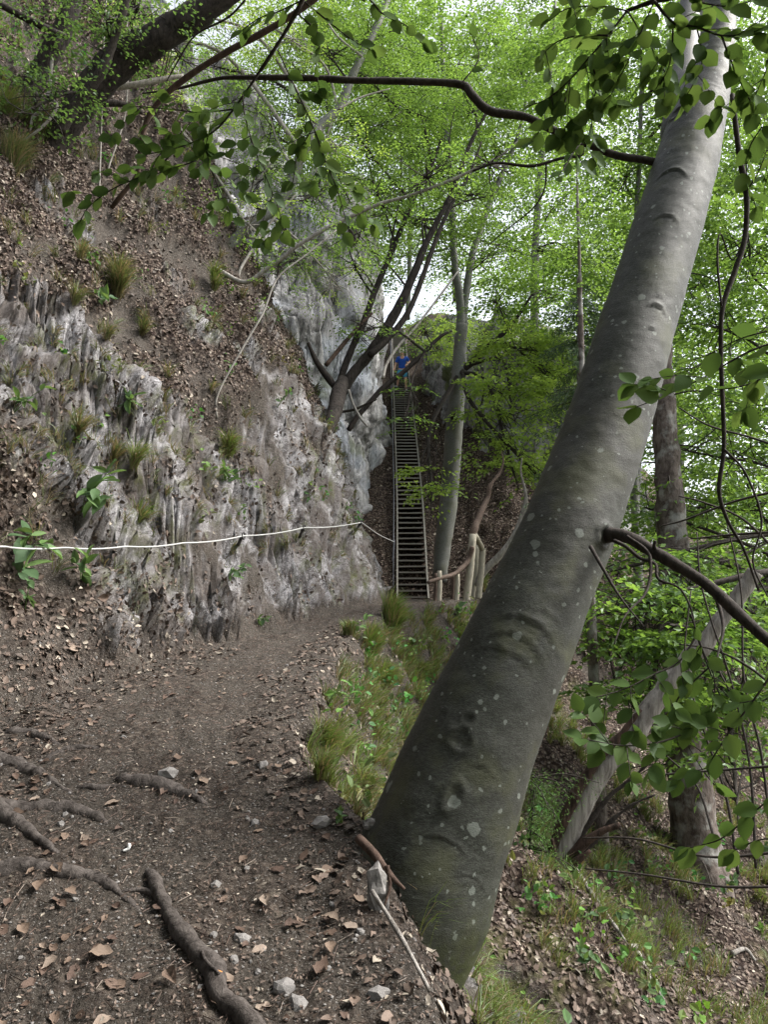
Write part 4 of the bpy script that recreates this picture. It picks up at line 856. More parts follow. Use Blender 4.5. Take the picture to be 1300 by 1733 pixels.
crown(tl2, [ell(60, 110, Yu - 1.2, (.9, .5, .5), 34), ell(20, 60, Yu - .9, (.8, .5, .4), 24), ell(20, -40, Yu - .8, (1.2, .9, .5), 60)], .06, .4, PAL_G, 31, None)
crown(tl, [ell(180, 40, Yl - .8, (.9, .7, .5), 39), ell(60, 180, Yl - 1.0, (.6, .4, .4), 28), ell(300, 90, Yl + .3, (.8, .6, .6), 46), ell(230, 20, Yl - .6, (.8, .6, .5), 36)], .06, .38, PAL_G, 33, K1[4:])
bb = empty('fallen_branch', hit(60, 215), 'pale bare broken branch lying at the foot of the leaning tree in the upper left', 'branch')
Yb = hit(70, 215)[1] - .5
stem('stick', [(88, 98), (85, 130), (82, 155), (68, 185), (55, 200), (50, 222)], [5, 6, 7, 7, 6, 3], Yb, Yb + .1, 'dead', bb, 7)
stem('stick', [(48, 150), (70, 163), (95, 175), (88, 195), (62, 222), (20, 248)], [6, 6, 6, 6, 5, 3], Yb - .1, Yb - .2, 'dead', bb, 7)
sl = empty('slender_leaning_tree', hit(384, 424), 'slender pale stemmed tree leaning up right out of the bank below the level branch', 'tree')
Ys = hit(384, 424)[1] + .4
K4 = stem('trunk', [(378, 432), (392, 412), (420, 386), (452, 362), (478, 335), (500, 292), (512, 258), (540, 215), (572, 185), (592, 140), (612, 95), (640, 40), (655, 0), (680, -70)], [18, 20, 20, 20, 19, 18, 17, 17, 16, 16, 15, 14, 13, 11], Ys, Ys + .8, 'beech2', sl, 12, n=60, down=.5)
for pts in ([(452, 362), (420, 330), (400, 290)], [(500, 292), (470, 240), (455, 190)], [(572, 185), (610, 165), (660, 150)], [(540, 215), (560, 250), (600, 270)], [(612, 95), (570, 60), (545, 20)], [(405, 400), (440, 405), (480, 420)], [(400, 400), (410, 340), (440, 300), (480, 255), (560, 190)]): stem('twig', pts, [5, 4, 2], Ys + .2, Ys + .5, 'palebranch', sl, 5, n=14)
crown(sl, [ell(430, 300, Ys + .4, (1.2, .9, .8), 120), ell(530, 330, Ys + .8, (1.0, .8, .8), 120), ell(460, 200, Ys + .6, (1.3, .9, .9), 160), ell(560, 90, Ys + .7, (1.3, 1, .9), 220), ell(390, 120, Ys + .8, (1.2, .8, .8), 140), ell(640, 60, Ys + .9, (1, .8, .8), 180), ell(330, 380, Ys - .2, (.7, .5, .4), 52), ell(500, 430, Ys + .5, (.8, .6, .4), 60), ell(660, 170, Ys + 1.4, (.9, .8, .6), 120)], .045, .36, PAL_B, 12, K4[4:])
crown(sl, [ell(300, 210, Ys - .3, (.9, .6, .5), 60), ell(250, 60, Ys - .4, (1.0, .6, .5), 60), ell(360, 30, Ys - .2, (1.0, .6, .5), 70), ell(420, 380, Ys - .2, (.7, .5, .4), 40), ell(560, 250, Ys + .2, (.9, .6, .6), 70), ell(480, 60, Ys, (.9, .6, .5), 60), ell(560, 470, Ys + .8, (.7, .5, .4), 30)], .04, .34, PAL_LIFT, 13, K4[3:], limb_mat='palebranch', name='lower_crown')
sp = empty('arching_sapling', hit(342, 442), 'thin arching sapling that dips off the bank and rises right below the level branch', 'sapling')
Yp = hit(342, 442)[1] + .35
K5 = stem('stem', [(330, 436), (350, 446), (378, 462), (415, 478), (450, 456), (480, 435), (500, 418), (550, 388), (595, 366), (640, 346), (690, 332), (730, 318), (770, 302), (820, 278), (850, 262), (875, 240)], [9, 9, 9, 9, 8, 8, 7, 7, 7, 7, 6, 6, 6, 5, 4, 2], Yp, Yp - 1.2, 'palebranch', sp, 8, n=60, down=.4)
crown(sp, [ell(600, 400, Yp - .6, (.8, .6, .4), 26), ell(720, 300, Yp - .9, (.8, .6, .5), 34), ell(830, 280, Yp - 1.1, (.6, .5, .4), 26), ell(470, 460, Yp - .2, (.5, .4, .3), 12)], .05, .34, PAL_B, 14, K5[6:])
for k, (pts, w, lab) in enumerate([([(168, 310), (172, 180), (176, 60), (182, -40)], 3.5, 'thin pale upright stem in front of the leaning tree, left one'), ([(183, 285), (200, 235), (212, 190), (216, 120), (214, 20), (212, -40)], 3.5, 'thin pale upright stem in front of the leaning tree, right one'), ([(368, 668), (410, 590), (445, 530), (470, 470), (520, 430), (575, 385)], 4, 'long thin bare stem slanting across the leaf covered bank'), ([(405, 460), (425, 425), (455, 380), (500, 330)], 6, 'short whitish bare stem beside the slender leaning tree')]):
    b0 = hit(*pts[0]); o = empty('dead_sapling', b0, lab, 'sapling'); stem('stalk', pts, [w, w * .9, w * .6], b0[1] - .05, b0[1] + .5, 'palebranch', o, 5, n=30, down=.3)

# ---------------------------------------------------------------- right hand slope: spruces, dead trunk
sx = empty('spruce_tree', hit(1172, 1455), 'straight brown barked spruce trunk standing low on the slope right of the leaning beech', 'tree')
Yx = hit(1172, 1455)[1]
K6 = stem('trunk', [(1192, 1520), (1184, 1465), (1176, 1400), (1164, 1270), (1153, 1120), (1142, 950), (1131, 800), (1124, 680), (1122, 560), (1130, 430), (1144, 320), (1168, 200), (1190, 60), (1206, -120)], [92, 84, 76, 66, 58, 52, 44, 38, 34, 30, 27, 24, 20, 14], Yx, Yx + .6, 'spruce', sx, 18, n=80, down=.4)
for q in range(26):
    t = random.uniform(.15, .85); p = catmull(K6, 60)[int(t * 59)]; a = random.uniform(0, 6.28); L = random.uniform(.5, 1.3)
    e_ = p + np.array([math.cos(a) * L, math.sin(a) * L, -.12 * L]); V, Fq = tube_arrays(catmull([p, (p + e_) / 2 + np.array([0, 0, .06]), e_ + np.array([0, 0, -.1])], 9), np.linspace(.014, .003, 9), 5); add('dead_branch', V, Fq, M['branch'], sx)
ts = empty('thin_spruce', hit(1022, 1440), 'thin straight pale trunk just right of the leaning beech', 'tree')
Yt = hit(1022, 1440)[1]
stem('trunk', [(1026, 1470), (1020, 1400), (1014, 1280), (1006, 1150), (1000, 1000), (993, 860), (988, 720), (984, 560), (981, 430), (978, 330), (976, 240)], [20, 19, 19, 18, 16, 14, 12, 9, 6, 4, 2], Yt, Yt + .6, 'spruce', ts, 12, n=60, down=.4)
crown(ts, [ell(985, 300, Yt + .7, (.45, .4, .35), 22), ell(970, 390, Yt + .6, (.5, .4, .3), 24), ell(1000, 470, Yt + .6, (.5, .4, .3), 22)], .05, .3, PAL_B, 35, None)
dt = empty('broken_dead_trunk', hit(955, 1450), 'broken dead trunk leaning up right from a splintered stump on the ravine slope', 'trunk')
Yd = hit(955, 1450)[1]
stem('trunk', [(930, 1490), (950, 1440), (968, 1395), (992, 1345), (1025, 1295), (1062, 1255), (1095, 1210), (1130, 1160), (1165, 1120), (1200, 1078), (1235, 1030), (1262, 995), (1280, 968)], [44, 42, 40, 38, 36, 34, 33, 31, 30, 29, 28, 27, 25], Yd, Yd - .5, 'dead', dt, 16, rough=.02, n=90)
P = traced([(940, 1440), (962, 1385), (985, 1335), (1018, 1285), (1055, 1245), (1090, 1200)], Yd - .10, Yd - .36); P[:, 0] -= .03
tube('bark_strip', P, np.array([18, 18, 17, 15, 12, 6]) / 2 * Yd / F, M['rot'], dt, seg=12, rough=.015, n=40)
for k, (pts, w) in enumerate([([(945, 1470), (985, 1410), (1030, 1350), (1070, 1318), (1105, 1285)], [11, 10, 8, 6, 4]), ([(950, 1470), (1000, 1430), (1040, 1385), (1075, 1360), (1110, 1345)], [9, 9, 8, 6, 3]), ([(945, 1475), (975, 1440), (1010, 1412), (1050, 1395)], [26, 20, 14, 6]), ([(935, 1480), (960, 1470), (1000, 1440)], [24, 18, 8]), ([(930, 1500), (915, 1470), (910, 1440)], [22, 16, 5]), ([(940, 1490), (938, 1450), (935, 1420)], [24, 16, 5])]):
    stem('splinter', pts, w, Yd - .08, Yd - .3, 'rot' if k > 1 else 'branch', dt, 7, rough=.012)
for k, (pts, lab) in enumerate([([(970, 1470), (1010, 1530), (1045, 1580), (1060, 1600)], 'dead branch lying down the slope below the splintered stump'), ([(1065, 1610), (1100, 1606)], 'short pale stick on the slope'), ([(1080, 1620), (1105, 1670), (1125, 1700)], 'thin grey stick lying down the lower slope'), ([(1240, 1620), (1262, 1612), (1280, 1632)], 'white forked stick at the lower right')]):
    o = empty('fallen_stick', hit(*pts[0]), lab, 'stick'); PP = [hit(u, v) + np.array([0, 0, .03]) for u, v in pts]; tube('stick', PP, [.022, .014] if len(PP) == 2 else [.024] + [.018] * (len(PP) - 2) + [.010], M['dead'], o, seg=7, rough=.004, n=16)
# wiry dark twigs of the right hand undergrowth
wr = empty('bare_shrub', hit(1250, 1480), 'tangle of thin bare dark twigs low on the right of the slope', 'shrub')
for pts in ([(1330, 1295), (1240, 1302), (1120, 1312), (1060, 1330)], [(1340, 1440), (1200, 1450), (1080, 1420), (985, 1418)], [(1340, 1500), (1220, 1500), (1090, 1480), (990, 1470)], [(1250, 1480), (1230, 1350), (1190, 1230), (1160, 1120), (1170, 1000)], [(1280, 1470), (1270, 1300), (1240, 1160), (1190, 1000), (1180, 900)], [(1310, 1460), (1290, 1280), (1260, 1150), (1255, 1000), (1230, 880)], [(1330, 1180), (1270, 1130), (1210, 1100), (1150, 1090)], [(1210, 1420), (1180, 1330), (1130, 1280)], [(1320, 900), (1240, 905), (1170, 912)], [(1320, 830), (1240, 850), (1160, 880), (1120, 890)], [(1330, 760), (1270, 740), (1200, 720), (1150, 690)], [(1330, 950), (1260, 880), (1190, 850), (1150, 840)]):
    stem('twig', pts, [5, 4, 2.5], 6.0, 6.6, 'branch', wr, 5, n=24)

# ---------------------------------------------------------------- background woodland
def forest_tree(name, label, u, vb, Y, vt, w, blobs, ls, sc, pal, seed, mat='beech2', lean=0, group='background woodland trees'):
    base = at(u, vb, Y); t = empty(name, base, label, 'tree', group); top = at(u + lean, vt, Y)
    P = np.array([base + (top - base) * k + np.array([.12 * math.sin(k * 5 + seed), .1 * math.cos(k * 4 + seed), 0]) for k in np.linspace(-.03, 1, 8)])
    tube('trunk', P, np.linspace(w, w * .35, 8) / 2 * Y / F, M[mat], t, seg=10, rough=.01)
    crown(t, blobs, ls, sc, pal, seed, catmull(P, 40)[10:]); return t
forest_tree('beech_tree', 'tall beech on the rocks behind the slim beech, filling the middle of the canopy', 905, 560, 23, 0, 16, [ell(960, 330, 23, (2.6, 2, 2.0), 270), ell(900, 200, 24, (2.6, 2, 2.0), 236), ell(1010, 180, 23, (2.6, 2, 2.2), 270), ell(830, 60, 24, (2.6, 2, 2), 213), ell(1000, 480, 22, (2.0, 1.6, 1.4), 185), ell(930, 60, 25, (3, 2, 2), 236), ell(1060, 620, 21, (1.6, 1.4, 1.4), 112)], 0.119, 0.88, PAL_F, 41, lean=30)
forest_tree('beech_tree', 'beech high above the left rock wall whose leaves show between the crossing stems', 560, 330, 26, -80, 14, [ell(560, 180, 26, (3, 2, 2.4), 228), ell(470, 90, 25, (2.6, 2, 2), 156), ell(650, 240, 27, (2.6, 2, 2.2), 197), ell(660, 60, 27, (3, 2, 2.2), 252), ell(560, 20, 25, (2.6, 2, 1.8), 192), ell(620, 400, 27, (1.8, 1.6, 1.4), 72)], 0.125, 0.88, PAL_F, 43, lean=-20)
forest_tree('beech_tree', 'beech far up the gully behind the top of the stairs', 770, 500, 40, 120, 10, [ell(720, 330, 40, (3.5, 2, 3.0), 148), ell(790, 400, 40, (2.6, 2, 2.2), 94), ell(700, 170, 38, (4, 2, 3.2), 189), ell(820, 150, 38, (4, 2, 3), 171), ell(620, 440, 38, (2.0, 1.5, 1.4), 99), ell(690, 400, 38, (2.4, 1.5, 2), 108), ell(780, 470, 40, (1.6, 1.5, .9), 54), ell(850, 480, 38, (2.4, 2, 1.6), 90)], 0.163, 1.21, PAL_F, 47)
forest_tree('beech_tree', 'beech on the far right edge with bright foliage beside the hanging bough', 1330, 1350, 11, 0, 40, [ell(1270, 420, 11, (1.4, 1.2, 1.1), 195), ell(1230, 560, 11, (1.1, 1, .9), 127), ell(1290, 260, 11, (1.3, 1.1, 1.0), 165), ell(1200, 770, 10.5, (.9, .9, .7), 52), ell(1280, 850, 10.5, (1.0, 1, .8), 82), ell(1260, 1000, 10, (.9, .9, .7), 67), ell(1150, 880, 10.5, (.8, .8, .6), 52), ell(1130, 1020, 9.5, (.8, .7, .6), 63), ell(1060, 960, 9.5, (.6, .5, .4), 37), ell(1200, 1130, 9.5, (.8, .7, .5), 52), ell(1280, 700, 11, (1, 1, .8), 82), ell(1080, 1080, 9.0, (.6, .5, .4), 60), ell(1160, 1060, 8.6, (.7, .6, .5), 70), ell(1260, 1150, 8.8, (.8, .6, .5), 70), ell(1100, 1180, 8.4, (.5, .4, .35), 36), ell(1050, 1030, 8.8, (.5, .4, .35), 36), ell(1240, 1260, 8.4, (.6, .5, .4), 34)], 0.088, 0.50, PAL_B, 51)
forest_tree('beech_tree', 'beech in the ravine behind the upper half of the leaning trunk', 1080, 1100, 15, 100, 18, [ell(1080, 450, 15, (1.5, 1.2, 1.2), 156), ell(1000, 560, 15.5, (1.2, 1, .9), 108), ell(1190, 330, 15, (1.6, 1.2, 1.3), 168), ell(1060, 300, 15.5, (1.4, 1.2, 1.1), 149), ell(1240, 180, 15, (1.6, 1.2, 1.2), 168), ell(1130, 100, 15, (1.6, 1.3, 1.2), 168), ell(1030, 60, 15.5, (1.5, 1.2, 1.2), 149), ell(1200, 480, 15, (1.2, 1, 1), 108), ell(1180, 620, 15, (1.1, 1, .8), 72), ell(1250, 60, 14, (1.4, 1.2, 1), 137)], 0.100, 0.61, PAL_B, 53)
forest_tree('beech_tree', 'distant pale green beech low in the ravine at the right edge', 1240, 1250, 28, 500, 14, [ell(1240, 760, 28, (3, 2, 2.4), 195), ell(1290, 950, 26, (3, 2, 2.2), 195), ell(1200, 900, 28, (2.2, 2, 1.6), 90), ell(1290, 560, 29, (3.2, 2, 2.6), 247), ell(1220, 420, 30, (3.6, 2, 3), 247), ell(1270, 1100, 24, (2.0, 1.6, 1.3), 90), ell(1150, 560, 30, (3, 2, 2.2), 172)], 0.138, 0.99, PAL_F, 57)
forest_tree('beech_tree', 'tall distant beech behind the top of the leaning trunk', 1150, 900, 33, -200, 14, [ell(1100, 250, 33, (4, 2, 3.2), 315), ell(1250, 100, 33, (4, 2, 3.2), 315), ell(1020, 420, 33, (3.4, 2, 2.6), 247), ell(980, 80, 34, (4, 2, 3), 285), ell(1150, 420, 34, (3.4, 2, 2.4), 225), ell(1290, 320, 32, (3, 2, 3), 225)], 0.163, 1.21, PAL_F, 59)
forest_tree('beech_tree', 'beech low behind the spruce trunk filling the right edge with pale leaves', 1340, 1300, 17, 500, 16, [ell(1200, 720, 17, (1.6, 1.2, 1.2), 172), ell(1270, 800, 17, (1.4, 1.2, 1.2), 150), ell(1180, 850, 18, (1.2, 1, .9), 97), ell(1250, 640, 18, (1.6, 1.2, 1.2), 165), ell(1290, 930, 16, (1.2, 1, 1), 97), ell(1150, 990, 16, (1, 1, .8), 82), ell(1230, 1060, 15, (1.2, 1, .8), 82), ell(1100, 860, 17, (.9, .8, .8), 67), ell(1290, 1160, 14, (.9, .8, .6), 45)], 0.106, 0.66, PAL_F, 61)
forest_tree('beech_tree', 'slender beech filling the canopy straight above the staircase', 690, 520, 30, -60, 9, [ell(620, 350, 30, (2.4, 1.8, 2), 146), ell(700, 280, 30, (2.4, 1.8, 2), 146), ell(760, 200, 30, (2.6, 2, 2.2), 156), ell(600, 120, 30, (2.8, 2, 2.2), 156), ell(500, 260, 29, (2.2, 1.8, 2), 107), ell(850, 330, 29, (2.2, 1.8, 2), 136), ell(920, 440, 29, (2.0, 1.8, 1.6), 107)], 0.138, 0.99, PAL_F, 63)
sh_ = empty('cliff_shrub', at(800, 545, 26), 'leafy shrub growing over the top edge of the dark rock wall', 'shrub')
crown(sh_, [ell(770, 560, 26, (1.0, .8, .5), 70), ell(830, 570, 25, (1.2, .8, .6), 90), ell(900, 575, 24, (1.2, .8, .6), 90), ell(740, 590, 27, (.5, .5, .6), 40), ell(720, 540, 33, (1.0, .8, .6), 60), ell(960, 600, 23, (1, .8, .6), 60)], .085, .55, PAL_LIFT, 66, [at(800, 600, 26.5), at(900, 610, 25), at(740, 600, 28)])
# conifer with drooping grey green sprays behind the leaning trunk
cf = empty('young_spruce', at(985, 800, 13.5), 'grey green spruce with drooping needle sprays behind the leaning trunk', 'tree')
stem('trunk', [(985, 900), (984, 760), (982, 600), (980, 470)], [14, 13, 11, 7], 13.5, 13.5, 'spruce', cf, 10)
rng = np.random.default_rng(71); VV, FF, CC, n0 = [], [], [], 0; tw = MB()
def needle_bough(p, e_, nn, VV, FF, CC, n0, L=.035):
    P = catmull([p, (p + e_) / 2 + np.array([0, 0, .05]), e_], 10); tw.tube(P, np.linspace(.008, .003, 10), 4, False)
    k = rng.integers(2, 10, nn); f = rng.random((nn, 1)); pos = P[k - 1] * (1 - f) + P[np.minimum(k, 9)] * f + rng.normal(0, .05, (nn, 3)) * np.array([1, 1, .9]); pos[:, 2] -= np.abs(rng.normal(0, .06, nn))
    ax = rng.normal(0, .6, (nn, 3)) + (e_ - p) * .6; ax[:, 2] -= .6
    V, Fc, C = leaves(pos, ax, rng.normal(size=(nn, 3)), L * rng.uniform(.7, 1.4, nn), LEAF4, LEAF4F, np.array((.035, .060, .030)) + rng.random((nn, 1)) * np.array((.05, .075, .035)), .35)
    VV.append(V); FF.append(Fc + n0); CC.append(C); return n0 + len(V)
for q in range(70):
    v = rng.uniform(480, 860); p = at(983, v, 13.5); a = rng.uniform(0, 6.28); L = rng.uniform(.4, 1.1) * (.5 + (v - 420) / 500)
    n0 = needle_bough(p, p + np.array([math.cos(a) * L, math.sin(a) * L, -.25 * L - .1]), 220, VV, FF, CC, n0, .06)
tag(add('crown', np.concatenate(VV), np.concatenate(FF), M['needle'], cf, col=np.concatenate(CC), smooth=False), kind='stuff'); tag(tw.build('branchwork', M['branch'], cf), kind='stuff')
se = empty('spruce_seedling', hit(905, 1420), 'small spruce seedling with feathery green sprays at the right edge of the leaning trunk', 'sapling'); VV, FF, CC, n0 = [], [], [], 0; tw = MB()
Yq = hit(905, 1440)[1]; b0 = at(895, 1450, Yq); tw.tube(np.array([b0, at(905, 1330, Yq)]), .01, 5)
for q in range(18):
    p = at(897 + rng.uniform(-6, 6), rng.uniform(1300, 1440), Yq); a = rng.uniform(-1.5, 1.5); L = rng.uniform(.15, .62)
    n0 = needle_bough(p, p + np.array([math.cos(a) * L, -abs(math.sin(a)) * L, rng.uniform(-.2, .12)]), 150, VV, FF, CC, n0, .026)
CC = [c * np.array([1.6, 1.9, .9]) for c in CC]
tag(add('crown', np.concatenate(VV), np.concatenate(FF), M['needle'], se, col=np.concatenate(CC), smooth=False), kind='stuff'); tag(tw.build('stem', M['branch'], se))

# ---------------------------------------------------------------- unseen beeches beside and behind the viewer, added to shade trunk and path
def shade_tree(label, base, top, w, blobs, seed):
    base, top = np.array(base, float), np.array(top, float); t = empty('beech_tree', base, label, 'tree', 'unseen beeches added for shade')
    P = np.array([base + (top - base) * k + np.array([.08 * math.sin(k * 4 + seed), .08 * math.cos(k * 5), 0]) for k in np.linspace(-.03, 1, 8)])
    tube('trunk', P, np.linspace(w, w * .4, 8), M['beech2'], t, seg=12, rough=.01); crown(t, [(c_, r_, int(n_ * .85)) for c_, r_, n_ in blobs], .25, .85, PAL_B, seed, catmull(P, 40)[16:], twigs=False)
shade_tree('unseen beech added behind the viewer, its crown shading the path', snap(-3.4, -2.2), (-2.4, -2.0, 11), .22, [((-2, -1.5, 7), (3, 2.6, 1.2), 420), ((-2.5, -3.5, 9), (3, 2.6, 1.5), 380), ((-.5, .8, 6.6), (2.2, 1.6, .7), 260), ((-4.0, 2.2, 8.2), (1.8, 1.8, .8), 200)], 81)
shade_tree('unseen beech added for shade below the path, behind the viewer on the right', snap(2.2, -3.0), (1.6, -2.4, 10), .25, [((1.5, -2.5, 6.5), (2.6, 2.4, 1.4), 420), ((1.8, -4.5, 8), (3, 2.2, 2), 380), ((2.6, -1.0, 5.0), (1.6, 1.4, .9), 200), ((0, -5, 4.2), (3.6, 1.5, 2.4), 900), ((0, -4.5, 8.0), (5, 2, 2.0), 900), ((3.5, -4.5, 5), (2.5, 2, 3), 600)], 83)

pb = empty('pale_fallen_limb', at(818, 968, 13.6), 'pale bare limb leaning on the slope right behind the railing posts', 'branch')
stem('limb', [(805, 990), (822, 965), (848, 938), (872, 905), (888, 860), (890, 835), (882, 800), (884, 775)], [12, 12, 12, 11, 9, 6, 4, 2], 13.9, 13.4, 'palebranch', pb, 8)
# ---------------------------------------------------------------- scatter on the ground
rng = np.random.default_rng(5)
QC = P3D[quads].mean(1); e1 = P3D[quads[:, 1]] - P3D[quads[:, 0]]; e2 = P3D[quads[:, 3]] - P3D[quads[:, 0]]; QN = np.cross(e1, e2); QA = np.linalg.norm(QN, axis=1); QN = QN / (QA[:, None] + 1e-9)
qu, qv = proj(QC); INV = (qu > -260) & (qu < 1560) & (qv > -200) & (qv < 1960) & (QC[:, 1] > 1.2) & (QC[:, 1] < 50)
QL, QR, QM = LT[quads].mean(1), RK[quads].mean(1), MS[quads].mean(1)
def pick(w, n):
    w = np.where(INV, w, 0) * QA; w = w / w.sum(); i = rng.choice(len(w), n, p=w)
    a, b = rng.random((n, 1)), rng.random((n, 1)); return QC[i] + (a - .5) * e1[i] + (b - .5) * e2[i], QN[i], i
def litter_cols(n, r, pale=.12):
    t = r.random((n, 1)); c = np.array((.042, .032, .025)) + t * (np.array((.150, .108, .084)) - np.array((.042, .032, .025)))
    m = r.random(n) < pale; c[m] = np.array((.30, .26, .21)) * r.uniform(.6, 1.25, (m.sum(), 1)); return c
def litter(name, label, weight, n, size, parent=None, pale=.09, flat=.45, wid=1.0):
    pos, nr, i = pick(weight, n); r = rng; ax = r.normal(size=(n, 3)); ax -= nr * (ax * nr).sum(1)[:, None]; ax = unit(ax) + nr * r.uniform(-.1, .45, (n, 1))
    up = nr + r.normal(0, flat, (n, 3)); sz = size * r.uniform(.55, 1.3, n)
    T, TF = (DRY2 * np.array([1, 1, .6]), DRY2F) if size in (.045, .046) else ((DRY, LEAF6F) if size > .03 else (DRY[[0, 2, 3, 5]] * np.array([1, 1, .6]), LEAF4F)); V, Fc, C = leaves(pos + nr * .006, ax, up, sz, T, TF, litter_cols(n, r, pale), wid)
    V += r.normal(0, .0025 if size > .03 else .001, V.shape)
    o = add(name, V, Fc, M['dry'], None, col=C, smooth=True); return tag(o, label, 'leaf litter', None, 'stuff')
Yc, Xc = QC[:, 1], QC[:, 0]; dlc = xl(Yc) - Xc; erc = Xc - xr(Yc)
litter('leaf_litter', 'red brown fallen beech leaves carpeting the bank left of the path', (QL + .05) * (dlc > .1) * (Yc < 16.5) * np.clip(9 / np.maximum(Yc, 3), .6, 2.2), 46000, .054, flat=.5)
litter('leaf_litter', 'brown fallen leaves covering the ravine slope on the right', (QL + .25 * (erc > .25)) * (erc > .12) * (Yc < 14.6) * np.clip(7 / np.maximum(Yc, 2.5), .5, 2.0), 23000, .045, flat=.33)
litter('leaf_litter', 'carpet of red brown leaves on the gully floor beside the stairs', QL * (Yc > 14.4) * (dlc < 2.5) * (erc < 4.5) * (Yc < 34), 24000, .095, flat=.5, pale=.06)
onp = (dlc < .25) & (erc < .12) & (Yc < 13)
litter('leaf_litter', 'broken bits of dead leaf trodden into the path', onp * np.clip(4 / np.maximum(Yc, 2), .6, 2), 22000, .016, pale=.09, flat=.2)
litter('leaf_litter', 'dead leaves gathered along the foot of the bank and the path edge', ((dlc > -.55) & (dlc < .35) & (Yc < 7.5) | (erc > -.35) & (erc < .3) & (Yc < 9)) * 1.0, 3000, .046, pale=.12, flat=.28)
# needles and fine twigs on path and banks
pos, nr, i = pick((onp * 1.2 + .5 * (QL > .3) * (Yc < 13)) / np.maximum(Yc, 2), 6000); ax = rng.normal(size=pos.shape); ax -= nr * (ax * nr).sum(1)[:, None]; ax = unit(ax); sd_ = np.cross(nr, ax); L = rng.uniform(.015, .07, (len(pos), 1)); wv = rng.uniform(.0007, .0016, (len(pos), 1))
a_, b_ = pos + nr * .006 - ax * L / 2, pos + nr * .010 + ax * L / 2
V = np.stack([a_ - sd_ * wv, a_ + sd_ * wv, a_ + nr * wv * 1.6, b_ - sd_ * wv, b_ + sd_ * wv, b_ + nr * wv * 1.6], 1).reshape(-1, 3)
tf = np.array([(0, 1, 4, 3), (1, 2, 5, 4), (2, 0, 3, 5)]); Fc = (tf[None] + (np.arange(len(pos)) * 6)[:, None, None]).reshape(-1, 4); cols = np.repeat(np.where(rng.random((len(pos), 1)) < .12, np.array([[.22, .18, .15]]), np.array([[.085, .055, .042]])), 6, 0)
tag(add('twig_litter', V, Fc, M['dry'], None, col=cols, smooth=False), 'fine twigs and needles scattered over path and bank', 'twigs', None, 'stuff')
# gravel
def stone_mesh(seed, k=0):
    r = np.random.default_rng(seed); t = (1 + 5 ** .5) / 2
    V = unit(np.array([(-1, t, 0), (1, t, 0), (-1, -t, 0), (1, -t, 0), (0, -1, t), (0, 1, t), (0, -1, -t), (0, 1, -t), (t, 0, -1), (t, 0, 1), (-t, 0, -1), (-t, 0, 1)])) * r.uniform(.7, 1.15, (12, 1)) * np.array([1, .8, .55])
    Fs = np.array([(0, 11, 5), (0, 5, 1), (0, 1, 7), (0, 7, 10), (0, 10, 11), (1, 5, 9), (5, 11, 4), (11, 10, 2), (10, 7, 6), (7, 1, 8), (3, 9, 4), (3, 4, 2), (3, 2, 6), (3, 6, 8), (3, 8, 9), (4, 9, 5), (2, 4, 11), (6, 2, 10), (8, 6, 7), (9, 8, 1)]); return V, Fs
pos, nr, i = pick((onp * (.4 + sstep(-.2, .4, fbm(QC * 2.2 + 9, 3))) + .15 * (QR > .5) * (dlc < 1.2)) * np.clip(4 / np.maximum(Yc, 2), .4, 2), 3200); Vs, Fs = stone_mesh(1); n = len(pos)
an = rng.uniform(0, 6.28, n); ca, sa = np.cos(an)[:, None], np.sin(an)[:, None]; sz = (.0025 + .008 * rng.random(n) ** 3)[:, None, None]
Vr = np.stack([ca * Vs[None, :, 0] - sa * Vs[None, :, 1], sa * Vs[None, :, 0] + ca * Vs[None, :, 1], np.broadcast_to(Vs[None, :, 2], (n, 12))], -1) * sz + pos[:, None] + (nr * .002)[:, None]
tag(add('gravel', Vr.reshape(-1, 3), (Fs[None] + (np.arange(n) * 12)[:, None, None]).reshape(-1, 3), M['stone'], None, smooth=False), 'pale grit and gravel trodden into the path', 'gravel', None, 'stuff')
# single stones and single dead leaves on the path, as pieces of the path
SM = []
for k in range(6):
    import bmesh; Vs, Fs = stone_mesh(20 + k); bm = bmesh.new(); [bm.verts.new(q) for q in Vs]; bm.verts.ensure_lookup_table(); [bm.faces.new([bm.verts[j] for j in f]) for f in Fs]
    bmesh.ops.subdivide_edges(bm, edges=bm.edges[:], cuts=1, smooth=.6, use_grid_fill=True); me = bpy.data.meshes.new('stone'); bm.to_mesh(me); bm.free(); Vq = np.array([q.co for q in me.vertices]); Vq += unit(Vq) * (.14 * fbm(Vq * 1.6 + k, 3))[:, None]
    me.vertices.foreach_set('co', Vq.astype(np.float32).ravel()); me.materials.append(M['stone']); me.update(); SM.append(me)
def place(me, parent, p, nr, size, spin, name):
    nr = unit(nr); ax = np.array([math.cos(spin), math.sin(spin), 0]); ax = unit(ax - nr * ax.dot(nr)); sd_ = np.cross(ax, nr); p = np.array(p) - np.array(WL(parent))
    o = link(bpy.data.objects.new(name, me), parent); o.matrix_basis = Matrix([[sd_[k] * size, ax[k] * size, nr[k] * size, p[k]] for k in range(3)] + [[0, 0, 0, 1]]); return o
near = np.clip(3.2 / np.maximum(Yc, 2), .05, 1.5) ** 2
pos, nr, i = pick(onp * near * (Yc < 7) * (qv < 1780) * (qu > -40) * (.3 + sstep(-.1, .4, fbm(QC * 1.6 + 3, 2))), 110)
for p, n_ in zip(pos, nr): place(random.choice(SM), GR['path'], p + n_ * .002, n_ + rng.normal(0, .15, 3), .008 + .016 * random.random() ** 2, random.uniform(0, 6.3), 'stone')
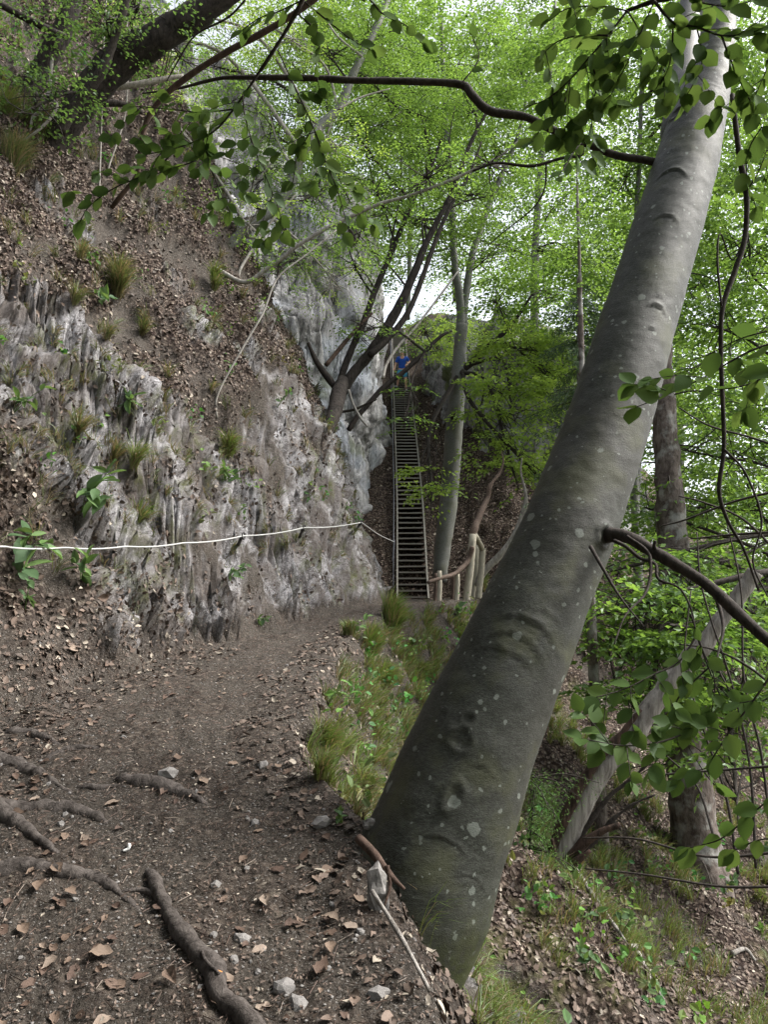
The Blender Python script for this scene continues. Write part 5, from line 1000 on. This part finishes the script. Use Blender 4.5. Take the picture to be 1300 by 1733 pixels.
for (u, v, s_) in [(285, 1310, .06), (445, 1295, .045), (690 - 55, 1398, .05), (545, 1392, .06), (432, 1392, .03), (410, 1590, .04), (640, 1682, .05), (505, 1700, .045), (482, 1670, .05), (365, 1498, .03), (418, 1470, .02)]:
    p = hit(u, v); place(random.choice(SM), GR['path'], p, nrm_at(p[0], p[1]), s_, random.uniform(0, 6), 'stone')
def dead_leaf(seed):
    r = np.random.default_rng(seed); ys = np.linspace(0, 1, 8); wd = np.array([.03, .19, .29, .33, .29, .20, .10, 0]) * r.uniform(.75, 1.2, 8); cur = r.uniform(.0, .28); V = []; bend = r.uniform(-.3, .25); tw_ = r.uniform(-.5, .5)
    for y, w in zip(ys, wd):
        for sx_ in (-1, 0, 1):
            V.append((sx_ * w, y, abs(sx_) * cur * w / .33 + bend * (y - .5) ** 2 + sx_ * w * tw_ * y + .03 * r.normal() * abs(sx_)))
    Fq = [(3 * k + a, 3 * k + a + 1, 3 * k + a + 4, 3 * k + a + 3) for k in range(7) for a in (0, 1)]
    return mesh_data('dead_leaf', np.array(V) - np.array([0, .5, .0]), np.array(Fq), M['dryobj'])
DL = [dead_leaf(200 + k) for k in range(10)]
pos, nr, i = pick(onp * near * (Yc < 6.5) * (qv < 1790) * (qu > -40) * (.15 + sstep(-.15, .35, fbm(QC * 1.4 + 40, 2)) + .9 * (dlc > -.7)), 235)
for p, n_ in zip(pos, nr): place(random.choice(DL), GR['path'], p + n_ * .006, n_ + rng.normal(0, .13, 3), random.uniform(.03, .068), random.uniform(0, 6.3), 'dead_leaf')
for (u, v, s_) in [(345, 1420 - 95, .09), (170, 1620, .10), (90, 1610, .05), (95, 1475, .09), (65, 1505, .08), (300, 1285, .08), (340, 1345, .07), (190, 1362, .09), (28, 1385, .11), (470, 1475, .07), (515, 1450, .09), (558, 1560, .09), (560, 1610, .07), (270, 1540, .07), (290, 1660, .09), (545, 1640, .10), (470, 1300, .06), (395, 1295, .07), (380, 1340, .08), (60, 1330, .07), (40, 1580, .08), (120, 1515, .07)]:
    p = hit(u, v); n_ = nrm_at(p[0], p[1]); place(random.choice(DL), GR['path'], p + n_ * .014, n_ + rng.normal(0, .15, 3), s_ * .85, random.uniform(0, 6.3), 'dead_leaf')
# curled leaves at the foot of the bank (pieces of the hillside)
pos, nr, i = pick(((dlc > .05) & (dlc < 1.3) & (Yc < 7.5)) * near * (QR < .4), 60)
for p, n_ in zip(pos, nr): place(random.choice(DL), GR['hillside'], p + n_ * .015, n_ + rng.normal(0, .4, 3), random.uniform(.06, .10), random.uniform(0, 6.3), 'dead_leaf')
# scraps: a white curl of tissue and a big pale dead leaf on the grassy edge
p = hit(212, 1445); o = tube('paper_scrap', [p + np.array(q) for q in ((-.012, 0, .012), (.006, .01, .018), (.010, .015, .030), (.002, .03, .030), (.004, .05, .02))], [.004, .007, .008, .006, .003], M['white'], None, seg=6); tag(o, 'small white curl of paper lying on the path between the roots', 'paper')
p = before(590, 1258, .12); o = link(bpy.data.objects.new('big_dead_leaf', DL[3])); o.matrix_basis = Matrix.Translation(p) @ Matrix.Rotation(.9, 4, 'Z') @ Matrix.Rotation(.9, 4, 'X') @ Matrix.Scale(.16, 4); tag(o, 'large pale straw coloured dead leaf standing in the grass of the path edge', 'leaf')

# ---------------------------------------------------------------- roots across the path
def root(label, pts, w, lift=.25, name='root'):
    P = []
    for k, (u, v) in enumerate(pts):
        h = hit(u, v); r = w[k] / 2 * h[1] / F; P.append(h + np.array([0, 0, r * lift]))
    P = np.array(P); r = np.array(w) / 2 * P[:, 1] / F
    P = np.vstack([P[0] + (P[0] - P[1]) * .9 - np.array([0, 0, r[0] * 2.4]), P, P[-1] + (P[-1] - P[-2]) * 1.1 - np.array([0, 0, r[-1] * 2.4])]); r = np.concatenate([[r[0] * .45], r, [r[-1] * .4]])
    o = empty('root', P[1], label, 'root'); tube('bark', P, r, M['root'], o, seg=14, rough=r.max() * .22, freq=14, n=70); return o
ro = root('dark gnarled root snaking down the path at the bottom, nearest the viewer', [(256, 1485), (275, 1530), (300, 1572), (330, 1612), (360, 1645), (368, 1680), (400, 1715), (440, 1760)], [20, 22, 26, 32, 36, 30, 30, 34])
p = hit(372, 1652); tube('fresh_scar', [p + np.array((-.012, -.03, .028)), p + np.array((.012, -.03, .024))], [.008, .004], M['orange'], ro, seg=6)
tube('rootlet', [hit(338, 1610) + np.array((0, 0, .03)), hit(348, 1640) + np.array((0, -.02, .04)), hit(372, 1665) + np.array((0, -.02, .04))], .006, M['root'], ro, seg=6)
root('thin root fork reaching left from the nearest dark root', [(262, 1515), (240, 1508), (215, 1508)], [10, 9, 6])
root('broad buried root at the left edge above the nearest leaves', [(-60, 1475), (0, 1470), (50, 1462), (100, 1470), (150, 1478), (190, 1500)], [46, 46, 40, 30, 26, 14], -.5)
root('flat dusty root step in the middle of the left side of the path', [(-30, 1372), (30, 1366), (80, 1362), (130, 1368), (170, 1385)], [46, 44, 40, 34, 18], -.55)
root('dark root curling down beside the flat root step at the left edge', [(-20, 1362), (15, 1385), (45, 1405), (80, 1432)], [30, 28, 22, 12], .0)
root('short sloping root at the left edge below the two small ones', [(-40, 1285), (10, 1288), (45, 1300), (85, 1318)], [38, 34, 28, 14], -.45)
root('small uppermost root hump at the left side of the path', [(12, 1240), (45, 1238), (85, 1252)], [22, 28, 14], -.5)
root('small pale crested root right of the uppermost hump', [(88, 1278), (120, 1266), (158, 1265)], [14, 18, 10], -.4)
root('wide root hump with dead leaves below it in the middle of the path', [(205, 1318), (245, 1320), (290, 1332), (335, 1352)], [22, 36, 36, 16], -.5)
root('faint root left of the wide root hump', [(140, 1330), (175, 1332), (205, 1330)], [12, 16, 10], -.5)

# ---------------------------------------------------------------- beside the foot of the leaning beech
o = empty('leaning_stick', hit(632, 1512), 'straight grey stick leaning against the foot of the leaning beech', 'stick'); a, b = at(630, 1508, 2.95), at(728, 1678, 2.62)
tube('stick', [a, (a + b) / 2 + np.array([.01, -.01, .0]), b], [.008, .0085, .007], M['dead'], o, seg=8, rough=.002)
o = empty('broken_branch', hit(625, 1440), 'brown broken branch wedged between path edge and leaning beech', 'branch')
tube('stick', [at(606, 1418, 3.2), at(635, 1448, 3.12), at(655, 1475, 3.08), at(685, 1505, 3.05)], [.016, .017, .016, .007], M['brownbranch'], o, seg=9, rough=.004); tube('stick', [at(655, 1465, 3.08), at(660, 1500, 3.05), at(650, 1535, 3.0)], [.010, .007, .004], M['rot'], o, seg=6)
def rock(label, u, v, Y, w, h, seed, mat='stone'):
    Vs, Fs = stone_mesh(seed); me = bpy.data.meshes.new('rock'); import bmesh
    bm = bmesh.new(); [bm.verts.new(q) for q in Vs]; bm.verts.ensure_lookup_table(); [bm.faces.new([bm.verts[k] for k in f]) for f in Fs]
    bmesh.ops.subdivide_edges(bm, edges=bm.edges[:], cuts=3, use_grid_fill=True); bm.to_mesh(me); bm.free()
    V = np.array([q.co for q in me.vertices]); V = V * np.array([w, w * .8, h * 1.6]); V += unit(V) * (.16 * min(w, h) * fbm(V * 3 / max(w, h) + seed, 4) + .05 * w * ridged(V * 7 / max(w, h), 2))[:, None]
    me.vertices.foreach_set('co', V.astype(np.float32).ravel()); me.materials.append(M[mat]); me.update(); o = link(bpy.data.objects.new('rock', me)); o.location = at(u, v, Y); return tag(o, label, 'rock')
rock('pale narrow slab of rock at the foot of the leaning beech', 640, 1508, 3.06, .05, .15, 3)
rock('small pale stone at the path edge above the slab', 628, 1395, 3.45, .05, .035, 8)

# ---------------------------------------------------------------- grass
def blades(base, nr, n, L, spread, droop, r, cols, wid=.0035):
    """grass tuft: n curved blades, 3 segments"""
    b0 = base + r.normal(0, spread, (n, 3)) * (1 - .8 * np.abs(nr)); a = r.uniform(0, 6.28, n); out = np.stack([np.cos(a), np.sin(a), np.zeros(n)], 1) * r.uniform(.15, .9, (n, 1))
    d0 = unit(nr * .5 + np.array([0, 0, .9]) + out * .7); Lb = L * r.uniform(.45, 1.15, n); P = [b0]; d = d0
    for k in range(3):
        P.append(P[-1] + d * (Lb / 3)[:, None]); d = unit(d + out * .16 + nr * .06 + np.array([0, 0, -droop * (k + 1) * .32]))
    sd_ = unit(np.cross(d0, r.normal(size=(n, 3)))); W = wid * r.uniform(.7, 1.3, n)[:, None]; prof = [.7, 1, .7, .06]
    V = np.stack([q for k in range(4) for q in (P[k] - sd_ * W * prof[k], P[k] + sd_ * W * prof[k])], 1).reshape(-1, 3)
    tf = np.array([(2 * k, 2 * k + 1, 2 * k + 3, 2 * k + 2) for k in range(3)]); Fc = (tf[None] + (np.arange(n) * 8)[:, None, None]).reshape(-1, 4)
    c = np.array(cols[0]) + (np.array(cols[1]) - np.array(cols[0])) * r.random((n, 1)); dead = r.random(n) < cols[2]; c[dead] = np.array((.22, .17, .10)) * r.uniform(.5, 1.2, (dead.sum(), 1))
    C = np.repeat(c[:, None], 8, 1); C[:, :3] = C[:, :3] * .45 + np.array((.16, .12, .07)) * .55; return V, Fc, C.reshape(-1, 3)
GB = ((.065, .115, .024), (.17, .245, .06), .28); GD = ((.045, .08, .024), (.12, .165, .055), .42)
TUFTS = []
def tuft(label, u, v, n, L, spread, cols=GB, droop=.5, name='grass_tuft', parts=1):
    h = hit(u, v); nr = nrm_at(h[0], h[1]); VV, FF, CC, n0 = [], [], [], 0
    for q in range(parts):
        b = h + rng.normal(0, spread * .55, 3) * (q > 0); b[2] = float(H(b[0], b[1])) if q else h[2]
        V, Fc, C = blades(b, nr, int(n * 1.7), L * 1.15, spread * .55, droop, rng, cols, .0009 + .00028 * h[1]); VV.append(V); FF.append(Fc + n0); CC.append(C); n0 += len(V)
    o = add(name, np.concatenate(VV), np.concatenate(FF), M['grass'], None, col=np.concatenate(CC)); return tag(o, label, 'grass', 'grass tufts')
for a in [('bright green grass tuft on the outer edge of the path below the stairs', 662, 1062, 150, .34, .10, GB, .45, 'grass_tuft', 5), ('wide green grass tuft just left of the brightest tuft on the path edge', 622, 1098, 130, .26, .09, GB, .6, 'grass_tuft', 4),
          ('drooping grass tuft under the path edge left of the leaning beech', 645, 1160, 130, .30, .09, GB, 1.0, 'grass_tuft', 4), ('pale grass tuft touching the left side of the leaning beech', 712, 1150, 120, .22, .06, GB, .9, 'grass_tuft', 3),
          ('grass tuft hanging beside the trodden path edge lower left', 545, 1275, 110, .20, .05, GB, .8, 'grass_tuft', 4), ('short grass tuft below the lower left one on the path edge', 540, 1318, 90, .15, .04, GB, 1.0, 'grass_tuft', 3), ('star shaped narrow grass tuft near the big pale dead leaf', 628, 1300, 70, .20, .03, GB, .6), ('hanging straw green grass tuft close above the trunk foot', 612, 1345, 90, .22, .04, GD, 1.3, 'grass_tuft', 2),
          ('bright grass tuft at the foot of the tallest railing post', 815, 1003, 120, .36, .12, GB, .5, 'grass_tuft', 2), ('small grass tuft on the path edge beside the first bend', 590, 1075, 70, .16, .05, GB, .7, 'grass_tuft', 2),
          ('hanging grass tuft high on the leaf covered bank', 200, 500, 130, .42, .10, GD, 1.2, 'grass_tuft', 3), ('small dark grass tuft right of the pale outcrop on the bank', 240, 568, 90, .26, .05, GD, 1.2), ('small grass tuft below the high hanging tuft', 178, 575, 80, .24, .05, GD, 1.2), ('grass tuft at the upper left of the bank', 125, 515, 80, .30, .06, GD, 1.2), ('sparse grass tuft on the bank left of the high hanging tuft', 135, 440, 80, .26, .08, GD, 1.2),
          ('long hanging grass tuft on the rock above the big leafy plant', 225, 790, 130, .34, .07, GB, 1.3, 'grass_tuft', 2), ('dark grass tuft left of the long hanging tuft on the rock', 190, 782, 90, .28, .06, GD, 1.2), ('grass tuft above the leafy plant in the middle of the rock', 385, 770, 110, .30, .09, GB, 1.2, 'grass_tuft', 2), ('thin dry grass tuft on the pale outcrop', 130, 740, 90, .34, .035, GD, 1.4), ('grass fringe on the bank edge below the many stemmed tree', 600, 740, 110, .42, .14, GB, .9, 'grass_tuft', 3), ('grass patch around the foot of the many stemmed tree', 555, 640, 100, .40, .14, GB, .9, 'grass_tuft', 3),
          ('green grass patch at the left edge under the upright trunk', 25, 275, 120, .42, .16, GD, .9, 'grass_tuft', 5), ('green grass patch right below the old trees', 60, 215, 110, .40, .14, GD, .9, 'grass_tuft', 4), ('yellow green grass at the far upper left edge', 8, 190, 100, .40, .14, GB, .8, 'grass_tuft', 3), ('small grass tuft on the bank below the arching sapling', 362, 490, 90, .30, .07, GB, 1.0, 'grass_tuft', 2)]: tuft(*a)
# grass sown over slopes: one mass
VV, FF, CC, n0 = [], [], [], 0
gm = fbm(QC * .8 + 70, 3)
for w, n, L, cols, dr in [((erc > .1) * (Yc < 13) * sstep(-.15, .35, gm) * np.clip(6 / np.maximum(Yc, 2.5), .4, 1.6), 1200, .24, GB, 1.0), ((erc > .05) & (erc < 1.0) & (Yc > 3.8) & (Yc < 12.5), 300, .18, GD, 1.1), ((dlc > .4) & (Yc < 16) & (QR < .5), 330, .24, GD, 1.2), ((dlc > .3) & (Yc < 15) & (QR > .5), 200, .16, GD, 1.3)]:
    pos, nr, i = pick(w * 1.0, n)
    for p, q in zip(pos, nr):
        V, Fc, C = blades(p, q, rng.integers(14, 40), L, .035, dr, rng, cols, .0009 + .00028 * p[1]); VV.append(V); FF.append(Fc + n0); CC.append(C); n0 += len(V)
tag(add('grass', np.concatenate(VV), np.concatenate(FF), M['grass'], None, col=np.concatenate(CC)), 'thin grass growing scattered over the slopes', 'grass', None, 'stuff')
# ---------------------------------------------------------------- leafy plants
HL = np.array([(0, 0, 0), (.10, .08, .02), (.24, .30, .06), (.25, .55, .06), (.15, .80, .02), (0, 1, -.10), (-.15, .80, .02), (-.25, .55, .06), (-.24, .30, .06), (-.10, .08, .02), (0, .45, -.01)])
HLF = np.array([(10, k, (k + 1) % 10) for k in range(10)])
HME = [mesh_data('leaf', HL * np.array([s_, 1, z_]), HLF, M['herb'], col=np.tile(np.array([c_]), (11, 1))) for s_, z_, c_ in ((1, 1, (.085, .145, .06)), (.8, 1.6, (.11, .19, .06)), (1.15, .6, (.075, .13, .06)), (.7, 1, (.13, .21, .07)))]
def plant(label, u, v, n, L, hgt, seed, off=.05):
    r = np.random.default_rng(seed); h = hit(u, v); nr = nrm_at(h[0], h[1]); o = empty('leafy_plant', h, label, 'plant', None); outw = unit(nr + np.array([0, 0, .7]))
    for q in range(max(2, n // 5)):
        e_ = h + (outw + r.normal(0, .45, 3)) * hgt * r.uniform(.6, 1.1); P = catmull([h - nr * .03, (h + e_) / 2 + np.array([0, 0, hgt * .15]), e_], 8); V, Fq = tube_arrays(P, np.linspace(.004, .002, 8), 5); s_ = add('stem', V, Fq, M['herb'], o, col=np.tile(np.array([(.10, .17, .05)]), (len(V), 1)))
        for k in range(5):
            p = P[r.integers(3, 8)]; d = unit(r.normal(0, .8, 3) + nr * .4 + np.array([0, 0, .0])); n_ = unit(np.array([0, -.55, .8]) + r.normal(0, .35, 3)); sz = L * r.uniform(.5, 1.1)
            ax = unit(d); sd_ = unit(np.cross(ax, n_)); up = np.cross(sd_, ax); pp = p - np.array(WL(o)); l_ = link(bpy.data.objects.new('leaf', random.choice(HME)), o); l_.matrix_basis = Matrix([[sd_[c] * sz, ax[c] * sz, up[c] * sz, pp[c]] for c in range(3)] + [[0, 0, 0, 1]])
for k, a in enumerate([('largest broad leafed green plant on the rock above the cable', 140, 865, 20, .20, .30), ('leafy plant hanging in the middle of the rock below a grass tuft', 378, 815, 20, .16, .26), ('broad leafed plant at the left edge where the cable begins', 35, 950, 15, .20, .30), ('small leafy plant in the soil below the cable on the left', 140, 985, 15, .17, .22), ('low leafy plant at the left edge under the one beside the cable', 45, 1035, 10, .14, .18), ('dense small leafed plant on the rock just below the cable', 390, 980, 25, .09, .14), ('small plant on the pale outcrop at the left edge', 25, 700, 15, .13, .2), ('single leafed plant in the soil hollow of the bank', 215, 682, 5, .20, .08), ('small plant at the foot of the rock near the path', 435, 1050, 10, .09, .12), ('bright plant high on the leaf covered bank', 170, 515, 15, .15, .2), ('small herb among roots under the many stemmed tree', 470, 690, 10, .11, .15), ('green herb on the path edge left of the leaning beech', 690, 1100, 15, .09, .14), ('herb with narrow leaves hanging under the path edge', 560, 1190, 10, .09, .12), ('small herb by the pale stone at the trunk foot', 575, 1400, 10, .06, .07), ('broad leafed herb right under the railing', 770, 1040, 15, .14, .18), ('leafy herb low on the ravine slope', 1000, 1650, 15, .09, .14), ('pale leafed herb in the lower right corner of the slope', 1230, 1510, 20, .11, .18), ('young leafy shoot on the slope right of the mossy rock', 1050, 1590, 10, .10, .14), ('leafy herb on the slope at the right edge', 1280, 1450, 20, .12, .2), ('bright green shoots beside the splintered stump', 985, 1560, 10, .09, .12)]): plant(*a, 300 + k)

# low leafy ground cover on the ravine slope and along the path edge: nobody could count it
w = ((erc > .15) & (Yc < 13)) * sstep(-.1, .3, fbm(QC * 1.1 + 15, 3)) * np.clip(6 / np.maximum(Yc, 2.5), .4, 1.6) + .5 * ((erc > .0) & (erc < .9) & (Yc > 3.7) & (Yc < 12.8)) + .10 * ((dlc > .5) & (Yc < 16)) + .5 * ((dlc > 4.2) & (Yc < 14))
pos, nr, i = pick(w, 520); VV, FF, CC, n0 = [], [], [], 0
for p, q in zip(pos, nr):
    m = rng.integers(6, 16); st_ = p + (q + np.array([0, 0, .8]) + rng.normal(0, .5, (m, 3))) * rng.uniform(.03, .13, (m, 1)); col = np.array((.06, .12, .035)) + rng.random((1, 3)) * np.array((.09, .12, .03)) * np.ones((m, 1))
    V, Fc, C = leaves(st_, rng.normal(0, 1, (m, 3)) + q * .4, np.array([0, -.4, .9]) + rng.normal(0, .4, (m, 3)), rng.uniform(.03, .085, m), LEAF6, LEAF6F, col); VV.append(V); FF.append(Fc + n0); CC.append(C); n0 += len(V)
tag(add('ground_cover', np.concatenate(VV), np.concatenate(FF), M['herb'], None, col=np.concatenate(CC), smooth=False), 'low leafy ground cover scattered over the slopes', 'ground cover', None, 'stuff')
